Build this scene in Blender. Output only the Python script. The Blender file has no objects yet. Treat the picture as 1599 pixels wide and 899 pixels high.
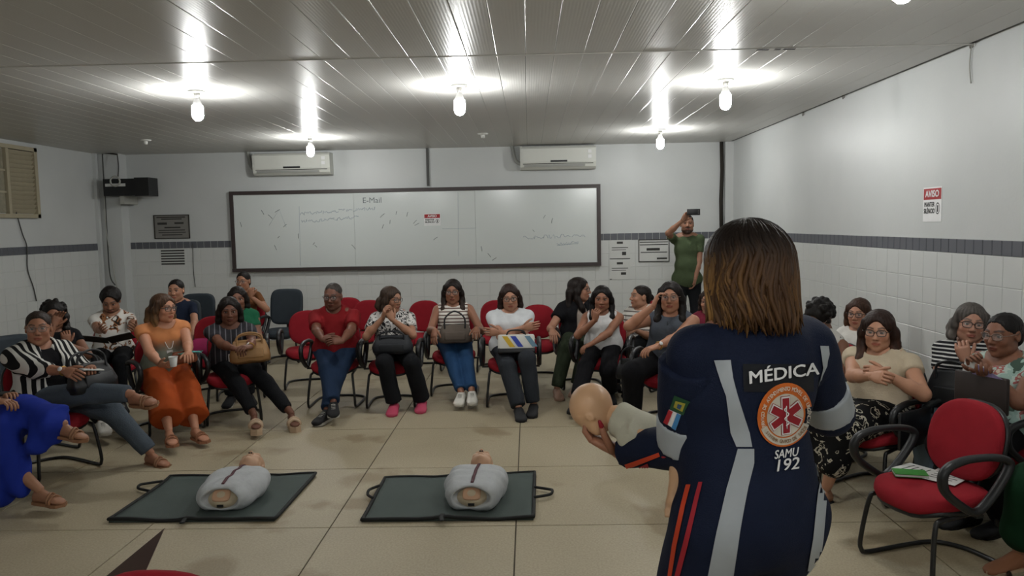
import bpy, bmesh, math, random
import numpy as np
from mathutils import Vector, Matrix
from mathutils.bvhtree import BVHTree
random.seed(7); rng = np.random.RandomState(7)
sc = bpy.context.scene
COL = sc.collection
# ------------------------------------------------------------------ camera
FOC = 1200.0; CAMZ = 1.7
CF = np.array([-0.02275467, 0.99635664, -0.08219289])
CR = np.array([0.9995911, 0.02125023, -0.01913249])
CU = np.array([0.01731616, 0.08259463, 0.99643278])
CAMP = np.array([0.0, 0.0, CAMZ])
camd = bpy.data.cameras.new('camera'); camd.sensor_width = 36.0; camd.lens = FOC/1599*36
camd.clip_start = 0.05; camd.clip_end = 60
cam = bpy.data.objects.new('camera', camd); COL.objects.link(cam)
M = Matrix.Identity(4)
for i in range(3):
    M[i][0] = CR[i]; M[i][1] = CU[i]; M[i][2] = -CF[i]; M[i][3] = CAMP[i]
cam.matrix_world = M; sc.camera = cam
def ray(px, py): return CF + CR*((px-799.5)/FOC) - CU*((py-449.5)/FOC)
def atY(px, py, Y):
    d = ray(px, py); return CAMP + d*(Y/d[1])
def atZ(px, py, Z=0.0):
    d = ray(px, py); return CAMP + d*((Z-CAMZ)/d[2])
def atX(px, py, X):
    d = ray(px, py); return CAMP + d*(X/d[0])
# ------------------------------------------------------------------ world and exposure
w = bpy.data.worlds.new('world'); sc.world = w; w.use_nodes = True
w.node_tree.nodes['Background'].inputs[0].default_value = (0.03, 0.035, 0.045, 1)
w.node_tree.nodes['Background'].inputs[1].default_value = 0.3
sc.view_settings.view_transform = 'Standard'; sc.view_settings.look = 'None'
sc.view_settings.gamma = 1.0; sc.view_settings.use_curve_mapping = False
sc.view_settings.exposure = 0.38
BULB_STRENGTH = 260.0
# ------------------------------------------------------------------ materials
def lin(c):
    if isinstance(c, str):
        c = c.lstrip('#'); c = [int(c[i:i+2], 16)/255 for i in (0, 2, 4)]
    return tuple(((v+0.055)/1.055)**2.4 if v > 0.04045 else v/12.92 for v in c)
MATS = {}
def nmat(name):
    m = bpy.data.materials.new(name); m.use_nodes = True
    nt = m.node_tree; b = nt.nodes['Principled BSDF']
    return m, nt, b
def nd(nt, t, **kw):
    n = nt.nodes.new(t)
    for k, v in kw.items(): setattr(n, k, v)
    return n
def mat(name, col='#808080', rough=0.6, metal=0.0, var=0.06, scale=18.0, bump=0.0, bscale=60.0, spec=0.4, alpha=None, coords='Object'):
    if name in MATS: return MATS[name]
    m, nt, b = nmat(name); L = nt.links.new
    c = lin(col)
    tc = nd(nt, 'ShaderNodeTexCoord')
    nz = nd(nt, 'ShaderNodeTexNoise'); nz.inputs['Scale'].default_value = scale; nz.inputs['Detail'].default_value = 4
    L(tc.outputs[coords], nz.inputs['Vector'])
    mx = nd(nt, 'ShaderNodeMix', data_type='RGBA')
    mx.inputs[6].default_value = (*[v*(1-var) for v in c], 1); mx.inputs[7].default_value = (*[min(1, v*(1+var)) for v in c], 1)
    L(nz.outputs['Fac'], mx.inputs[0]); L(mx.outputs[2], b.inputs['Base Color'])
    b.inputs['Roughness'].default_value = rough; b.inputs['Metallic'].default_value = metal
    b.inputs['Specular IOR Level'].default_value = spec
    if bump:
        n2 = nd(nt, 'ShaderNodeTexNoise'); n2.inputs['Scale'].default_value = bscale; n2.inputs['Detail'].default_value = 3
        L(tc.outputs[coords], n2.inputs['Vector'])
        bp = nd(nt, 'ShaderNodeBump'); bp.inputs['Strength'].default_value = bump; bp.inputs['Distance'].default_value = 0.01
        L(n2.outputs['Fac'], bp.inputs['Height']); L(bp.outputs[0], b.inputs['Normal'])
    MATS[name] = m; return m
def attr_mat(name, rough=0.5, spec=0.4, bump=0.0, bscale=(60, 60, 60), sub=0.0):
    if name in MATS: return MATS[name]
    m, nt, b = nmat(name); L = nt.links.new
    a = nd(nt, 'ShaderNodeAttribute', attribute_name='col'); L(a.outputs['Color'], b.inputs['Base Color'])
    b.inputs['Roughness'].default_value = rough; b.inputs['Specular IOR Level'].default_value = spec
    if bump:
        tc = nd(nt, 'ShaderNodeTexCoord'); mp = nd(nt, 'ShaderNodeMapping'); mp.inputs['Scale'].default_value = bscale
        n2 = nd(nt, 'ShaderNodeTexNoise'); n2.inputs['Scale'].default_value = 1.0; n2.inputs['Detail'].default_value = 3
        L(tc.outputs['Object'], mp.inputs[0]); L(mp.outputs[0], n2.inputs['Vector'])
        bp = nd(nt, 'ShaderNodeBump'); bp.inputs['Strength'].default_value = bump; bp.inputs['Distance'].default_value = 0.006
        L(n2.outputs['Fac'], bp.inputs['Height']); L(bp.outputs[0], b.inputs['Normal'])
    MATS[name] = m; return m
def emis(name, col, strength):
    m, nt, b = nmat(name)
    b.inputs['Base Color'].default_value = (*lin(col), 1)
    b.inputs['Emission Color'].default_value = (*lin(col), 1); b.inputs['Emission Strength'].default_value = strength
    return m
def ramp(nt, stops, interp='CONSTANT'):
    r = nd(nt, 'ShaderNodeValToRGB'); cr = r.color_ramp; cr.interpolation = interp
    while len(cr.elements) < len(stops): cr.elements.new(0.5)
    for e, (p, c) in zip(cr.elements, stops):
        e.position = p; e.color = (*lin(c), 1)
    return r
def pattern(name, kind, cols, scale=1.0, rough=0.85, ang=0.0, distort=0.0):
    """cloth print laid out in the garment's own coordinates (attribute bl = right, forward, up)"""
    if name in MATS: return MATS[name]
    m, nt, b = nmat(name); L = nt.links.new
    a = nd(nt, 'ShaderNodeAttribute', attribute_name='bl')
    mp = nd(nt, 'ShaderNodeMapping'); mp.inputs['Rotation'].default_value = (0, ang, 0); L(a.outputs['Vector'], mp.inputs[0])
    if kind in ('hstripe', 'vstripe'):
        wv = nd(nt, 'ShaderNodeTexWave', wave_type='BANDS', bands_direction='Z' if kind == 'hstripe' else 'X', wave_profile='SAW')
        wv.inputs['Scale'].default_value = scale; wv.inputs['Distortion'].default_value = distort
        wv.inputs['Detail'].default_value = 1.0; wv.inputs['Detail Scale'].default_value = 0.3
        L(mp.outputs[0], wv.inputs['Vector']); src = wv.outputs['Fac']
        r = ramp(nt, cols)
    elif kind == 'floral':
        nz = nd(nt, 'ShaderNodeTexNoise'); nz.inputs['Scale'].default_value = scale; nz.inputs['Detail'].default_value = 2.5
        nz.inputs['Distortion'].default_value = distort
        L(mp.outputs[0], nz.inputs['Vector']); src = nz.outputs['Fac']; r = ramp(nt, cols)
    elif kind == 'dots':
        v = nd(nt, 'ShaderNodeTexVoronoi'); v.inputs['Scale'].default_value = scale; v.inputs['Randomness'].default_value = 0.5
        L(mp.outputs[0], v.inputs['Vector']); src = v.outputs['Distance']; r = ramp(nt, cols)
    elif kind == 'vgrad':
        sp = nd(nt, 'ShaderNodeSeparateXYZ'); L(mp.outputs[0], sp.inputs[0])
        nz = nd(nt, 'ShaderNodeTexNoise'); nz.inputs['Scale'].default_value = 14; nz.inputs['Detail'].default_value = 4; L(mp.outputs[0], nz.inputs['Vector'])
        ad = nd(nt, 'ShaderNodeMath', operation='MULTIPLY_ADD'); ad.inputs[1].default_value = 0.25; L(nz.outputs['Fac'], ad.inputs[0])
        m2 = nd(nt, 'ShaderNodeMath', operation='MULTIPLY'); m2.inputs[1].default_value = scale; L(sp.outputs['Z'], m2.inputs[0]); L(m2.outputs[0], ad.inputs[2])
        src = ad.outputs[0]; r = ramp(nt, cols, 'EASE')
    L(src, r.inputs[0]); L(r.outputs[0], b.inputs['Base Color'])
    b.inputs['Roughness'].default_value = rough; b.inputs['Specular IOR Level'].default_value = 0.2
    MATS[name] = m; return m
# ------------------------------------------------------------------ object helpers
def tag(o, label=None, cat=None, group=None, kind=None):
    if label: o['label'] = label
    if cat: o['category'] = cat
    if group: o['group'] = group
    if kind: o['kind'] = kind
    return o
def empty(name, loc=(0, 0, 0), rz=0.0):
    o = bpy.data.objects.new(name, None); o.empty_display_size = 0.1
    o.location = loc; o.rotation_euler = (0, 0, rz); COL.objects.link(o); return o
def mk_mesh(name, V, F, m, smooth=True, attrs=None):
    me = bpy.data.meshes.new(name)
    V = np.asarray(V, dtype=np.float32)
    if isinstance(F, np.ndarray) and F.ndim == 2:
        nF, k = F.shape
        me.vertices.add(len(V)); me.vertices.foreach_set('co', V.ravel())
        me.loops.add(nF*k); me.loops.foreach_set('vertex_index', F.astype(np.int32).ravel())
        me.polygons.add(nF); me.polygons.foreach_set('loop_start', np.arange(0, nF*k, k, dtype=np.int32))
        me.update(calc_edges=True)
    else:
        me.from_pydata([tuple(map(float, v)) for v in V], [], [tuple(int(i) for i in f) for f in F]); me.update()
    if m is not None:
        for mm in (m if isinstance(m, (list, tuple)) else [m]): me.materials.append(mm)
    if smooth: me.polygons.foreach_set('use_smooth', np.ones(len(me.polygons), dtype=bool))
    if attrs:
        for k, (t, d) in attrs.items():
            at = me.attributes.new(k, t, 'POINT')
            d = np.asarray(d, dtype=np.float32)
            if t == 'FLOAT_COLOR':
                if d.shape[1] == 3: d = np.concatenate([d, np.ones((len(d), 1), np.float32)], 1)
                at.data.foreach_set('color', d.ravel())
            else: at.data.foreach_set('vector', d.ravel())
    return me
def obj(name, VF, m, parent=None, smooth=True, attrs=None, loc=(0, 0, 0), rot=(0, 0, 0)):
    me = VF if isinstance(VF, bpy.types.Mesh) else mk_mesh(name, VF[0], VF[1], m, smooth, attrs)
    o = bpy.data.objects.new(name, me); o.location = loc; o.rotation_euler = rot
    if parent is not None: o.parent = parent
    COL.objects.link(o); return o
def copy_tree(o, parent=None):
    c = o.copy(); COL.objects.link(c); c.parent = parent
    for ch in list(o.children): copy_tree(ch, c)
    return c
def merge(*parts):
    V = []; F = []; n = 0
    for v, f in parts:
        v = np.asarray(v, float); V.append(v)
        F += [tuple(int(i)+n for i in q) for q in f]; n += len(v)
    return np.concatenate(V), F
def xf(VF, loc=(0, 0, 0), rz=0.0, sc_=1.0, R=None):
    V = np.asarray(VF[0], float)*sc_
    if R is None:
        c, s = math.cos(rz), math.sin(rz); R = np.array([[c, -s, 0], [s, c, 0], [0, 0, 1]])
    return V@np.asarray(R).T + np.array(loc), VF[1]
def boxg(x0, x1, y0, y1, z0, z1):
    V = [(x, y, z) for z in (z0, z1) for y in (y0, y1) for x in (x0, x1)]
    return np.array(V, float), [(0, 2, 3, 1), (4, 5, 7, 6), (0, 1, 5, 4), (2, 6, 7, 3), (0, 4, 6, 2), (1, 3, 7, 5)]
def rbox(sx, sy, sz, bev=0.01, seg=2):
    bm = bmesh.new(); bmesh.ops.create_cube(bm, size=1.0)
    for v in bm.verts: v.co = Vector((v.co.x*sx, v.co.y*sy, v.co.z*sz))
    bmesh.ops.bevel(bm, geom=list(bm.edges), offset=bev, segments=seg, profile=0.5, affect='EDGES')
    bm.verts.index_update()
    V = np.array([v.co[:] for v in bm.verts]); F = [tuple(v.index for v in f.verts) for f in bm.faces]; bm.free()
    return V, F
def unit(v):
    v = np.asarray(v, float); n = np.linalg.norm(v); return v/n if n > 1e-9 else v
def spline(pts, n=8):
    P = np.asarray(pts, float); out = []
    for i in range(len(P)-1):
        p0 = P[max(i-1, 0)]; p1 = P[i]; p2 = P[i+1]; p3 = P[min(i+2, len(P)-1)]
        for t in np.linspace(0, 1, n, endpoint=False):
            out.append(0.5*((2*p1)+(-p0+p2)*t+(2*p0-5*p1+4*p2-p3)*t*t+(-p0+3*p1-3*p2+p3)*t**3))
    out.append(P[-1]); return np.array(out)
def tube(pts, r, n=8, closed=False, flat=None):
    """swept tube; r scalar or per point; flat=(direction, ratio) squeezes the section along a direction"""
    P = np.asarray(pts, float); m = len(P); rr = np.full(m, r, float) if np.isscalar(r) else np.asarray(r, float)
    T = np.zeros_like(P)
    for i in range(m):
        a = P[(i-1) % m] if (closed or i > 0) else P[i]; b = P[(i+1) % m] if (closed or i < m-1) else P[i]
        T[i] = unit(b-a)
    ref = np.array([0, 0, 1.0]) if abs(T[0][2]) < 0.9 else np.array([1.0, 0, 0])
    u = unit(np.cross(T[0], ref)); V = []
    for i in range(m):
        u = unit(u - T[i]*np.dot(u, T[i])); v = np.cross(T[i], u)
        for k in range(n):
            a = 2*math.pi*k/n; o = u*math.cos(a)+v*math.sin(a)
            if flat is not None: o = o - flat[0]*np.dot(o, flat[0])*(1-flat[1])
            V.append(P[i]+o*rr[i])
    F = []
    for i in range(m if closed else m-1):
        j = (i+1) % m
        for k in range(n):
            l = (k+1) % n
            F.append((i*n+k, i*n+l, j*n+l, j*n+k))
    if not closed:
        F.append(tuple(range(n-1, -1, -1))); F.append(tuple((m-1)*n+k for k in range(n)))
    return np.array(V), F
def lathe(prof, n=20, caps=True):
    V = []; F = []
    for r, z in prof:
        for k in range(n):
            a = 2*math.pi*k/n; V.append((r*math.cos(a), r*math.sin(a), z))
    for i in range(len(prof)-1):
        for k in range(n):
            l = (k+1) % n; F.append((i*n+k, i*n+l, (i+1)*n+l, (i+1)*n+k))
    if caps:
        F.append(tuple(range(n-1, -1, -1))); F.append(tuple((len(prof)-1)*n+k for k in range(n)))
    return np.array(V), F
def loft(rings, caps=True):
    n = len(rings[0]); V = np.concatenate([np.asarray(r, float) for r in rings]); F = []
    for i in range(len(rings)-1):
        for k in range(n):
            l = (k+1) % n; F.append((i*n+k, i*n+l, (i+1)*n+l, (i+1)*n+k))
    if caps:
        F.append(tuple(range(n-1, -1, -1))); F.append(tuple((len(rings)-1)*n+k for k in range(n)))
    return V, F
def sup(n, a, b, e):
    t = np.arange(n)*2*math.pi/n; c, s = np.cos(t), np.sin(t)
    return np.stack([a*np.sign(c)*np.abs(c)**(2/e), b*np.sign(s)*np.abs(s)**(2/e)], 1)
def pad(a, b, h, e=3.0, n=28, rnd=0.02):
    """cushion slab: superellipse outline in xy, thickness h (z from 0), rolled edges"""
    rings = []
    for ins, z in ((rnd, 0), (rnd*0.25, h*0.18), (0, h*0.45), (rnd*0.2, h*0.8), (rnd*0.7, h*0.96), (rnd*2.0, h)):
        o = sup(n, a-ins, b-ins, e); rings.append(np.concatenate([o, np.full((n, 1), z)], 1))
    o = sup(n, a*0.5, b*0.5, e); rings.append(np.concatenate([o, np.full((n, 1), h*1.04)], 1))
    return loft(rings)
_TXT = {}
def text_geo(s, size=1.0, bold=0.0, spacing=1.0):
    key = (s, bold, spacing)
    if key not in _TXT:
        cu = bpy.data.curves.new('t', 'FONT'); cu.body = s; cu.size = 1.0; cu.align_x = 'CENTER'; cu.align_y = 'CENTER'
        cu.space_character = spacing; cu.resolution_u = 3
        ob = bpy.data.objects.new('t', cu); me = bpy.data.meshes.new_from_object(ob)
        V = np.array([v.co[:] for v in me.vertices]).reshape(-1, 3); F = [tuple(p.vertices) for p in me.polygons]
        bpy.data.objects.remove(ob); bpy.data.meshes.remove(me); bpy.data.curves.remove(cu)
        if bold: V, F = merge(*[(V+np.array([dx*bold, dy*bold, 0.004*kz]), F) for kz, (dx, dy) in enumerate(((0, 0), (1, 0), (-1, 0), (0.7, 0.7), (-0.7, -0.7)))])
        _TXT[key] = (V, F)
    V, F = _TXT[key]
    return V*size, F
def on_wall(VF, origin, right, up, lift=0.0):
    """place flat xy geometry on a wall: x along right, y along up, z along the normal"""
    r = np.asarray(right, float); u = np.asarray(up, float); n = np.cross(r, u)
    V = np.asarray(VF[0], float)
    return np.asarray(origin) + V[:, :1]*r + V[:, 1:2]*u + (V[:, 2:3]+lift)*n, VF[1]
def bars(rects, t=0.0006):
    return merge(*[boxg(x0, x1, y0, y1, 0, t) for x0, x1, y0, y1 in rects])
# ------------------------------------------------------------------ signed distance modelling (bodies, clothes, hair)
class Field:
    def __init__(s, h): s.h = h; s.p = []; s.planes = []
    def cap(s, a, b, ra, rb=None, k=0.03, flat=None, op='u', cut=None):
        a = np.asarray(a, float); b = np.asarray(b, float); rb = ra if rb is None else rb
        R = max(ra, rb)*1.05
        s.p.append(('c', np.minimum(a, b)-R, np.maximum(a, b)+R, (a, b, ra, rb, flat, cut), k, op)); return s
    def ell(s, c, r, ax=None, k=0.03, op='u'):
        c = np.asarray(c, float); r = np.asarray(r, float); ax = np.eye(3) if ax is None else np.asarray(ax, float)
        ext = np.sqrt(((ax*r[:, None])**2).sum(0))
        s.p.append(('e', c-ext, c+ext, (c, r, ax), k, op)); return s
    def plane(s, pt, n): s.planes.append((np.asarray(pt, float), unit(n))); return s
    def mesh(s, noise=0.0, nscale=9.0, seed=0, groove=None):
        h = s.h; U = [q for q in s.p if q[5] == 'u']
        lo = np.min([q[1] for q in U], 0)-4*h; hi = np.max([q[2] for q in U], 0)+4*h
        n = np.ceil((hi-lo)/h).astype(int)+1
        D = np.full(n, 0.15, np.float32)
        ax = [lo[i]+h*np.arange(n[i]) for i in range(3)]
        for typ, a0, a1, pr, k, op in s.p:
            mg = max(k, 2*h)+2*h
            i0 = np.clip(np.floor((a0-mg-lo)/h).astype(int), 0, n); i1 = np.clip(np.ceil((a1+mg-lo)/h).astype(int)+1, 0, n)
            if np.any(i1 <= i0): continue
            sl = tuple(slice(i0[i], i1[i]) for i in range(3))
            X, Y, Z = np.meshgrid(*[ax[i][sl[i]].astype(np.float32) for i in range(3)], indexing='ij')
            if typ == 'c':
                a, b, ra, rb, flat, cut = pr
                px, py, pz = X-a[0], Y-a[1], Z-a[2]; d = b-a
                if flat is not None:
                    f, q = flat; g = 1.0/q-1.0
                    c = (px*f[0]+py*f[1]+pz*f[2])*g; px = px+f[0]*c; py = py+f[1]*c; pz = pz+f[2]*c
                    d = d+f*np.dot(d, f)*g
                L2 = max(np.dot(d, d), 1e-9); t = np.clip((px*d[0]+py*d[1]+pz*d[2])/L2, 0, 1)
                v = np.sqrt((px-t*d[0])**2+(py-t*d[1])**2+(pz-t*d[2])**2)-(ra+(rb-ra)*t)
                if cut is not None:
                    v = np.maximum(v, (X-cut[0][0])*cut[1][0]+(Y-cut[0][1])*cut[1][1]+(Z-cut[0][2])*cut[1][2])
            else:
                c, r, A = pr; px, py, pz = X-c[0], Y-c[1], Z-c[2]
                u = [A[i][0]*px+A[i][1]*py+A[i][2]*pz for i in range(3)]
                k0 = np.sqrt(sum((u[i]/r[i])**2 for i in range(3))); k1 = np.sqrt(sum((u[i]/r[i]**2)**2 for i in range(3)))+1e-6
                v = k0*(k0-1)/k1
            cur = D[sl]
            if op == 'u':
                hh = np.maximum(k-np.abs(cur-v), 0)/k; D[sl] = np.minimum(cur, v)-hh*hh*k*0.25
            else:
                v = -v; hh = np.maximum(k-np.abs(cur-v), 0)/k; D[sl] = np.maximum(cur, v)+hh*hh*k*0.25
        if s.planes or noise or groove:
            X, Y, Z = np.meshgrid(*[a.astype(np.float32) for a in ax], indexing='ij', sparse=True)
            for p, nn in s.planes: D = np.maximum(D, (X-p[0])*nn[0]+(Y-p[1])*nn[1]+(Z-p[2])*nn[2])
            if noise:
                rr = np.random.RandomState(seed); N = 0
                for o in range(5):
                    kx, ky, kz = unit(rr.randn(3))*nscale*(1+0.55*o)*2
                    N = N + np.sin(X*kx+Y*ky+Z*kz+rr.rand()*6.3+1.5*np.sin(X*ky*0.6-Z*kx*0.5+Y*kz*.4))/(1+0.4*o)
                D = D + noise*0.5*N.astype(np.float32)
            if groove is not None: D = D + groove(X, Y, Z).astype(np.float32)
        return nets(D, lo, h)
def nets(D, lo, h):
    S = D < 0
    nx, ny, nz = D.shape
    cnt = np.zeros((nx-1, ny-1, nz-1), np.int8)
    C8 = [(i, j, k) for i in (0, 1) for j in (0, 1) for k in (0, 1)]
    for i, j, k in C8: cnt += S[i:nx-1+i, j:ny-1+j, k:nz-1+k]
    act = (cnt > 0) & (cnt < 8)
    I = np.argwhere(act); idx = np.full(act.shape, -1, np.int64); idx[act] = np.arange(len(I))
    vals = {c: D[I[:, 0]+c[0], I[:, 1]+c[1], I[:, 2]+c[2]] for c in C8}
    P = np.zeros((len(I), 3)); W = np.zeros(len(I))
    for a in C8:
        for d in range(3):
            if a[d] == 0:
                b = tuple(a[q]+(1 if q == d else 0) for q in range(3))
                va, vb = vals[a], vals[b]; m = (va < 0) != (vb < 0)
                t = np.where(m, va/np.where(m, va-vb, 1), 0)
                pos = np.array(a, float)+t[:, None]*(np.array(b)-np.array(a))
                P += pos*m[:, None]; W += m
    V = (I + P/W[:, None])*h + lo
    F = []
    for d in range(3):
        e1, e2 = (d+1) % 3, (d+2) % 3
        sa = [slice(None)]*3; sb = [slice(None)]*3; sa[d] = slice(0, -1); sb[d] = slice(1, None)
        A = S[tuple(sa)]; B = S[tuple(sb)]
        E = np.argwhere(A != B)
        E = E[(E[:, e1] > 0) & (E[:, e2] > 0) & (E[:, e1] < D.shape[e1]-1) & (E[:, e2] < D.shape[e2]-1)]
        if not len(E): continue
        def cell(o1, o2):
            q = E.copy(); q[:, e1] -= o1; q[:, e2] -= o2; return idx[q[:, 0], q[:, 1], q[:, 2]]
        Q = np.stack([cell(1, 1), cell(0, 1), cell(0, 0), cell(1, 0)], 1)
        flip = ~A[E[:, 0], E[:, 1], E[:, 2]]
        Q[flip] = Q[flip][:, ::-1]
        F.append(Q)
    F = np.concatenate(F); F = F[(F >= 0).all(1)]
    return V, F
# ================================================================== THE ROOM
XL, XR, YB, YF, ZC = -6.4, 3.05, 11.6, -2.2, 2.86
STR0, STR1 = 1.435, 1.540        # border course of grey tiles
def wall_mat():
    m, nt, b = nmat('wall_paint'); L = nt.links.new
    tc = nd(nt, 'ShaderNodeTexCoord')
    n1 = nd(nt, 'ShaderNodeTexNoise'); n1.inputs['Scale'].default_value = 0.9; n1.inputs['Detail'].default_value = 6
    L(tc.outputs['Object'], n1.inputs['Vector'])
    r = ramp(nt, [(0.3, '#b9bcbb'), (0.7, '#c4c6c5')], 'LINEAR'); L(n1.outputs['Fac'], r.inputs[0])
    L(r.outputs[0], b.inputs['Base Color']); b.inputs['Roughness'].default_value = 0.42; b.inputs['Specular IOR Level'].default_value = 0.35
    n2 = nd(nt, 'ShaderNodeTexNoise'); n2.inputs['Scale'].default_value = 40; L(tc.outputs['Object'], n2.inputs['Vector'])
    bp = nd(nt, 'ShaderNodeBump'); bp.inputs['Strength'].default_value = 0.12; bp.inputs['Distance'].default_value = 0.005
    L(n2.outputs['Fac'], bp.inputs['Height']); L(bp.outputs[0], b.inputs['Normal']); return m
M_WALL = wall_mat()
M_TILE = mat('white_glazed_tile', '#c6c8c6', 0.3, var=0.03, scale=1.2, spec=0.5, coords='Object')
M_GREY = mat('grey_border_tile', '#585a60', 0.5, var=0.10, scale=3.0)
M_GROUT = mat('grout', '#b9bab8', 0.9)
def floor_mat():
    m, nt, b = nmat('terrazzo_floor'); L = nt.links.new
    g = nd(nt, 'ShaderNodeNewGeometry')
    n1 = nd(nt, 'ShaderNodeTexNoise'); n1.inputs['Scale'].default_value = 0.8; n1.inputs['Detail'].default_value = 5; n1.inputs['Distortion'].default_value = 0.5
    n2 = nd(nt, 'ShaderNodeTexNoise'); n2.inputs['Scale'].default_value = 90; n2.inputs['Detail'].default_value = 2
    n3 = nd(nt, 'ShaderNodeTexNoise'); n3.inputs['Scale'].default_value = 1.25; n3.inputs['Detail'].default_value = 4; n3.inputs['Distortion'].default_value = 0.25
    mp = nd(nt, 'ShaderNodeMapping'); mp.inputs['Location'].default_value = (3.7, 1.3, 0); L(g.outputs['Position'], mp.inputs[0])
    for n in (n1, n2): L(g.outputs['Position'], n.inputs['Vector'])
    L(mp.outputs[0], n3.inputs['Vector'])
    r1 = ramp(nt, [(0.3, '#988c72'), (0.7, '#b0a58c')], 'LINEAR'); L(n1.outputs['Fac'], r1.inputs[0])
    r2 = ramp(nt, [(0.35, '#8a806a'), (0.65, '#bcb29a')], 'LINEAR'); L(n2.outputs['Fac'], r2.inputs[0])
    mx = nd(nt, 'ShaderNodeMix', data_type='RGBA'); mx.inputs[0].default_value = 0.3
    L(r1.outputs[0], mx.inputs[6]); L(r2.outputs[0], mx.inputs[7])
    # old water stains with their own outlines
    st = ramp(nt, [(0.565, '#000000'), (0.62, '#ffffff')], 'LINEAR'); L(n3.outputs['Fac'], st.inputs[0])
    m2 = nd(nt, 'ShaderNodeMix', data_type='RGBA', blend_type='MULTIPLY'); m2.inputs[7].default_value = (0.66, 0.60, 0.52, 1)
    ma = nd(nt, 'ShaderNodeMath', operation='MULTIPLY'); ma.inputs[1].default_value = 0.8
    L(st.outputs[0], ma.inputs[0]); L(ma.outputs[0], m2.inputs[0]); L(mx.outputs[2], m2.inputs[6])
    L(m2.outputs[2], b.inputs['Base Color'])
    rr = nd(nt, 'ShaderNodeMapRange'); rr.inputs['To Min'].default_value = 0.38; rr.inputs['To Max'].default_value = 0.6
    L(n1.outputs['Fac'], rr.inputs[0]); L(rr.outputs[0], b.inputs['Roughness']); b.inputs['Specular IOR Level'].default_value = 0.35
    return m
M_FLOOR = floor_mat()
M_JOINT = mat('floor_joint', '#4b4438', 0.9)
M_CEIL = mat('pvc_ceiling', '#c2c1bd', 0.30, var=0.02, scale=2, spec=0.05)
M_CEILB = mat('ceiling_batten', '#6a6966', 0.6)
M_BLACK = mat('black_plastic', '#17181a', 0.45, var=0.15)
M_DARK = mat('dark_grime', '#2c2823', 0.9, var=0.3)
M_WHITEP = mat('white_plastic', '#d9d9d4', 0.4, var=0.02)
M_CABLE = mat('grey_cable', '#4a4a48', 0.6)
M_CABLEW = mat('pale_cable', '#a3a39c', 0.6)
def struct(name, VF, m, smooth=False):
    o = obj(name, VF, m, None, smooth); o['kind'] = 'structure'; return o
# floor slabs
floor = struct('floor', boxg(XL, XR, YF, YB, -0.12, -0.006), M_JOINT)
SP = 1.06; J = 0.004
def slab_mesh(sx, sy):
    return mk_mesh('floor_slab', *boxg(-sx/2+J, sx/2-J, -sy/2+J, sy/2-J, -0.02, 0.0), M_FLOOR, False)
smesh = slab_mesh(SP, SP); cache = {}
xs = sorted([-0.10+SP*k for k in range(-7, 4) if XL < -0.10+SP*k < XR]+[XL, XR])
ys = sorted([4.23+SP*k for k in range(-7, 8) if YF < 4.23+SP*k < YB]+[YF, YB])
for i in range(len(xs)-1):
    for j in range(len(ys)-1):
        k = (round(xs[i+1]-xs[i], 3), round(ys[j+1]-ys[j], 3))
        if k not in cache: cache[k] = slab_mesh(*k)
        obj('floor_slab', cache[k], None, floor, loc=((xs[i]+xs[i+1])/2, (ys[j]+ys[j+1])/2, 0))
# ceiling of fluted PVC boards
ceiling = struct('ceiling', boxg(XL, XR, YF, YB, ZC+0.012, ZC+0.12), M_CEILB)
PW = 0.2
def board(L):
    n = 10; pts = []
    x = -PW/2+0.0015; pitch = (PW-0.003)/n
    pts.append((x, 0.012))
    for k in range(n):
        for t, z in ((0.0, 0.0), (0.25, 0.0003), (0.5, 0.0006), (0.75, 0.0003)):
            pts.append((x+(k+t)*pitch, z))
    pts.append((PW/2-0.0015, 0.0)); pts.append((PW/2-0.0015, 0.012))
    V = [(a, -L/2+0.002, b) for a, b in pts]+[(a, L/2-0.002, b) for a, b in pts]; m = len(pts)
    F = [(i, m+i, m+i+1, i+1) for i in range(m-1)]
    return mk_mesh('ceiling_board', V, F, M_CEIL, True)
YJ = 5.40
b1 = board(YB-YJ); b2 = board(YJ-YF)
for k in range(int((XR-XL)/PW)+1):
    x = XL+PW*(k+0.5)
    if x > XR: break
    obj('ceiling_board', b1, None, ceiling, loc=(x, (YB+YJ)/2, ZC))
    obj('ceiling_board', b2, None, ceiling, loc=(x, (YF+YJ)/2, ZC))
o = obj('joint_strip', boxg(XL, XR, YJ-0.012, YJ+0.012, ZC-0.004, ZC+0.001), M_CEIL, ceiling, False)
obj('broken_joint_patch', merge(*[boxg(a, b, YJ-0.018, YJ+0.014, ZC-0.006, ZC-0.0035) for a, b in ((1.58, 1.66), (1.70, 1.74), (1.76, 1.84))]), M_DARK, ceiling, False)
# walls
T = 0.15
wall_back = struct('wall_back', boxg(XL-T, XR+T, YB, YB+T, 0, ZC+0.1), M_WALL)
wall_left = struct('wall_left', boxg(XL-T, XL, YF, YB, 0, ZC+0.1), M_WALL)
wall_right = struct('wall_right', boxg(XR, XR+T, YF, YB, 0, ZC+0.1), M_WALL)
wall_front = struct('wall_front', boxg(XL-T, XR+T, YF-T, YF, 0, ZC+0.1), M_WALL)
def tile_mesh(name, wd, ht, d, m, inset=0.003):
    a, b = wd/2, ht/2; V = []
    for q, z in ((0, 0), (0, d*0.6), (inset, d)):
        V += [(-a+q, -z, -b+q), (a-q, -z, -b+q), (a-q, -z, b-q), (-a+q, -z, b-q)]
    F = [(8, 9, 10, 11)]+[(i*4+k, i*4+(k+1) % 4, i*4+4+(k+1) % 4, i*4+4+k) for i in (0, 1) for k in range(4)]
    return mk_mesh(name, V, F, m, False)
TS = 0.2
tm = tile_mesh('tile', TS-0.0035, TS-0.0035, 0.006, M_TILE)
tms = tile_mesh('tile', TS-0.0035, STR0-7*TS-0.0035+0.0, 0.006, M_TILE)
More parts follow.
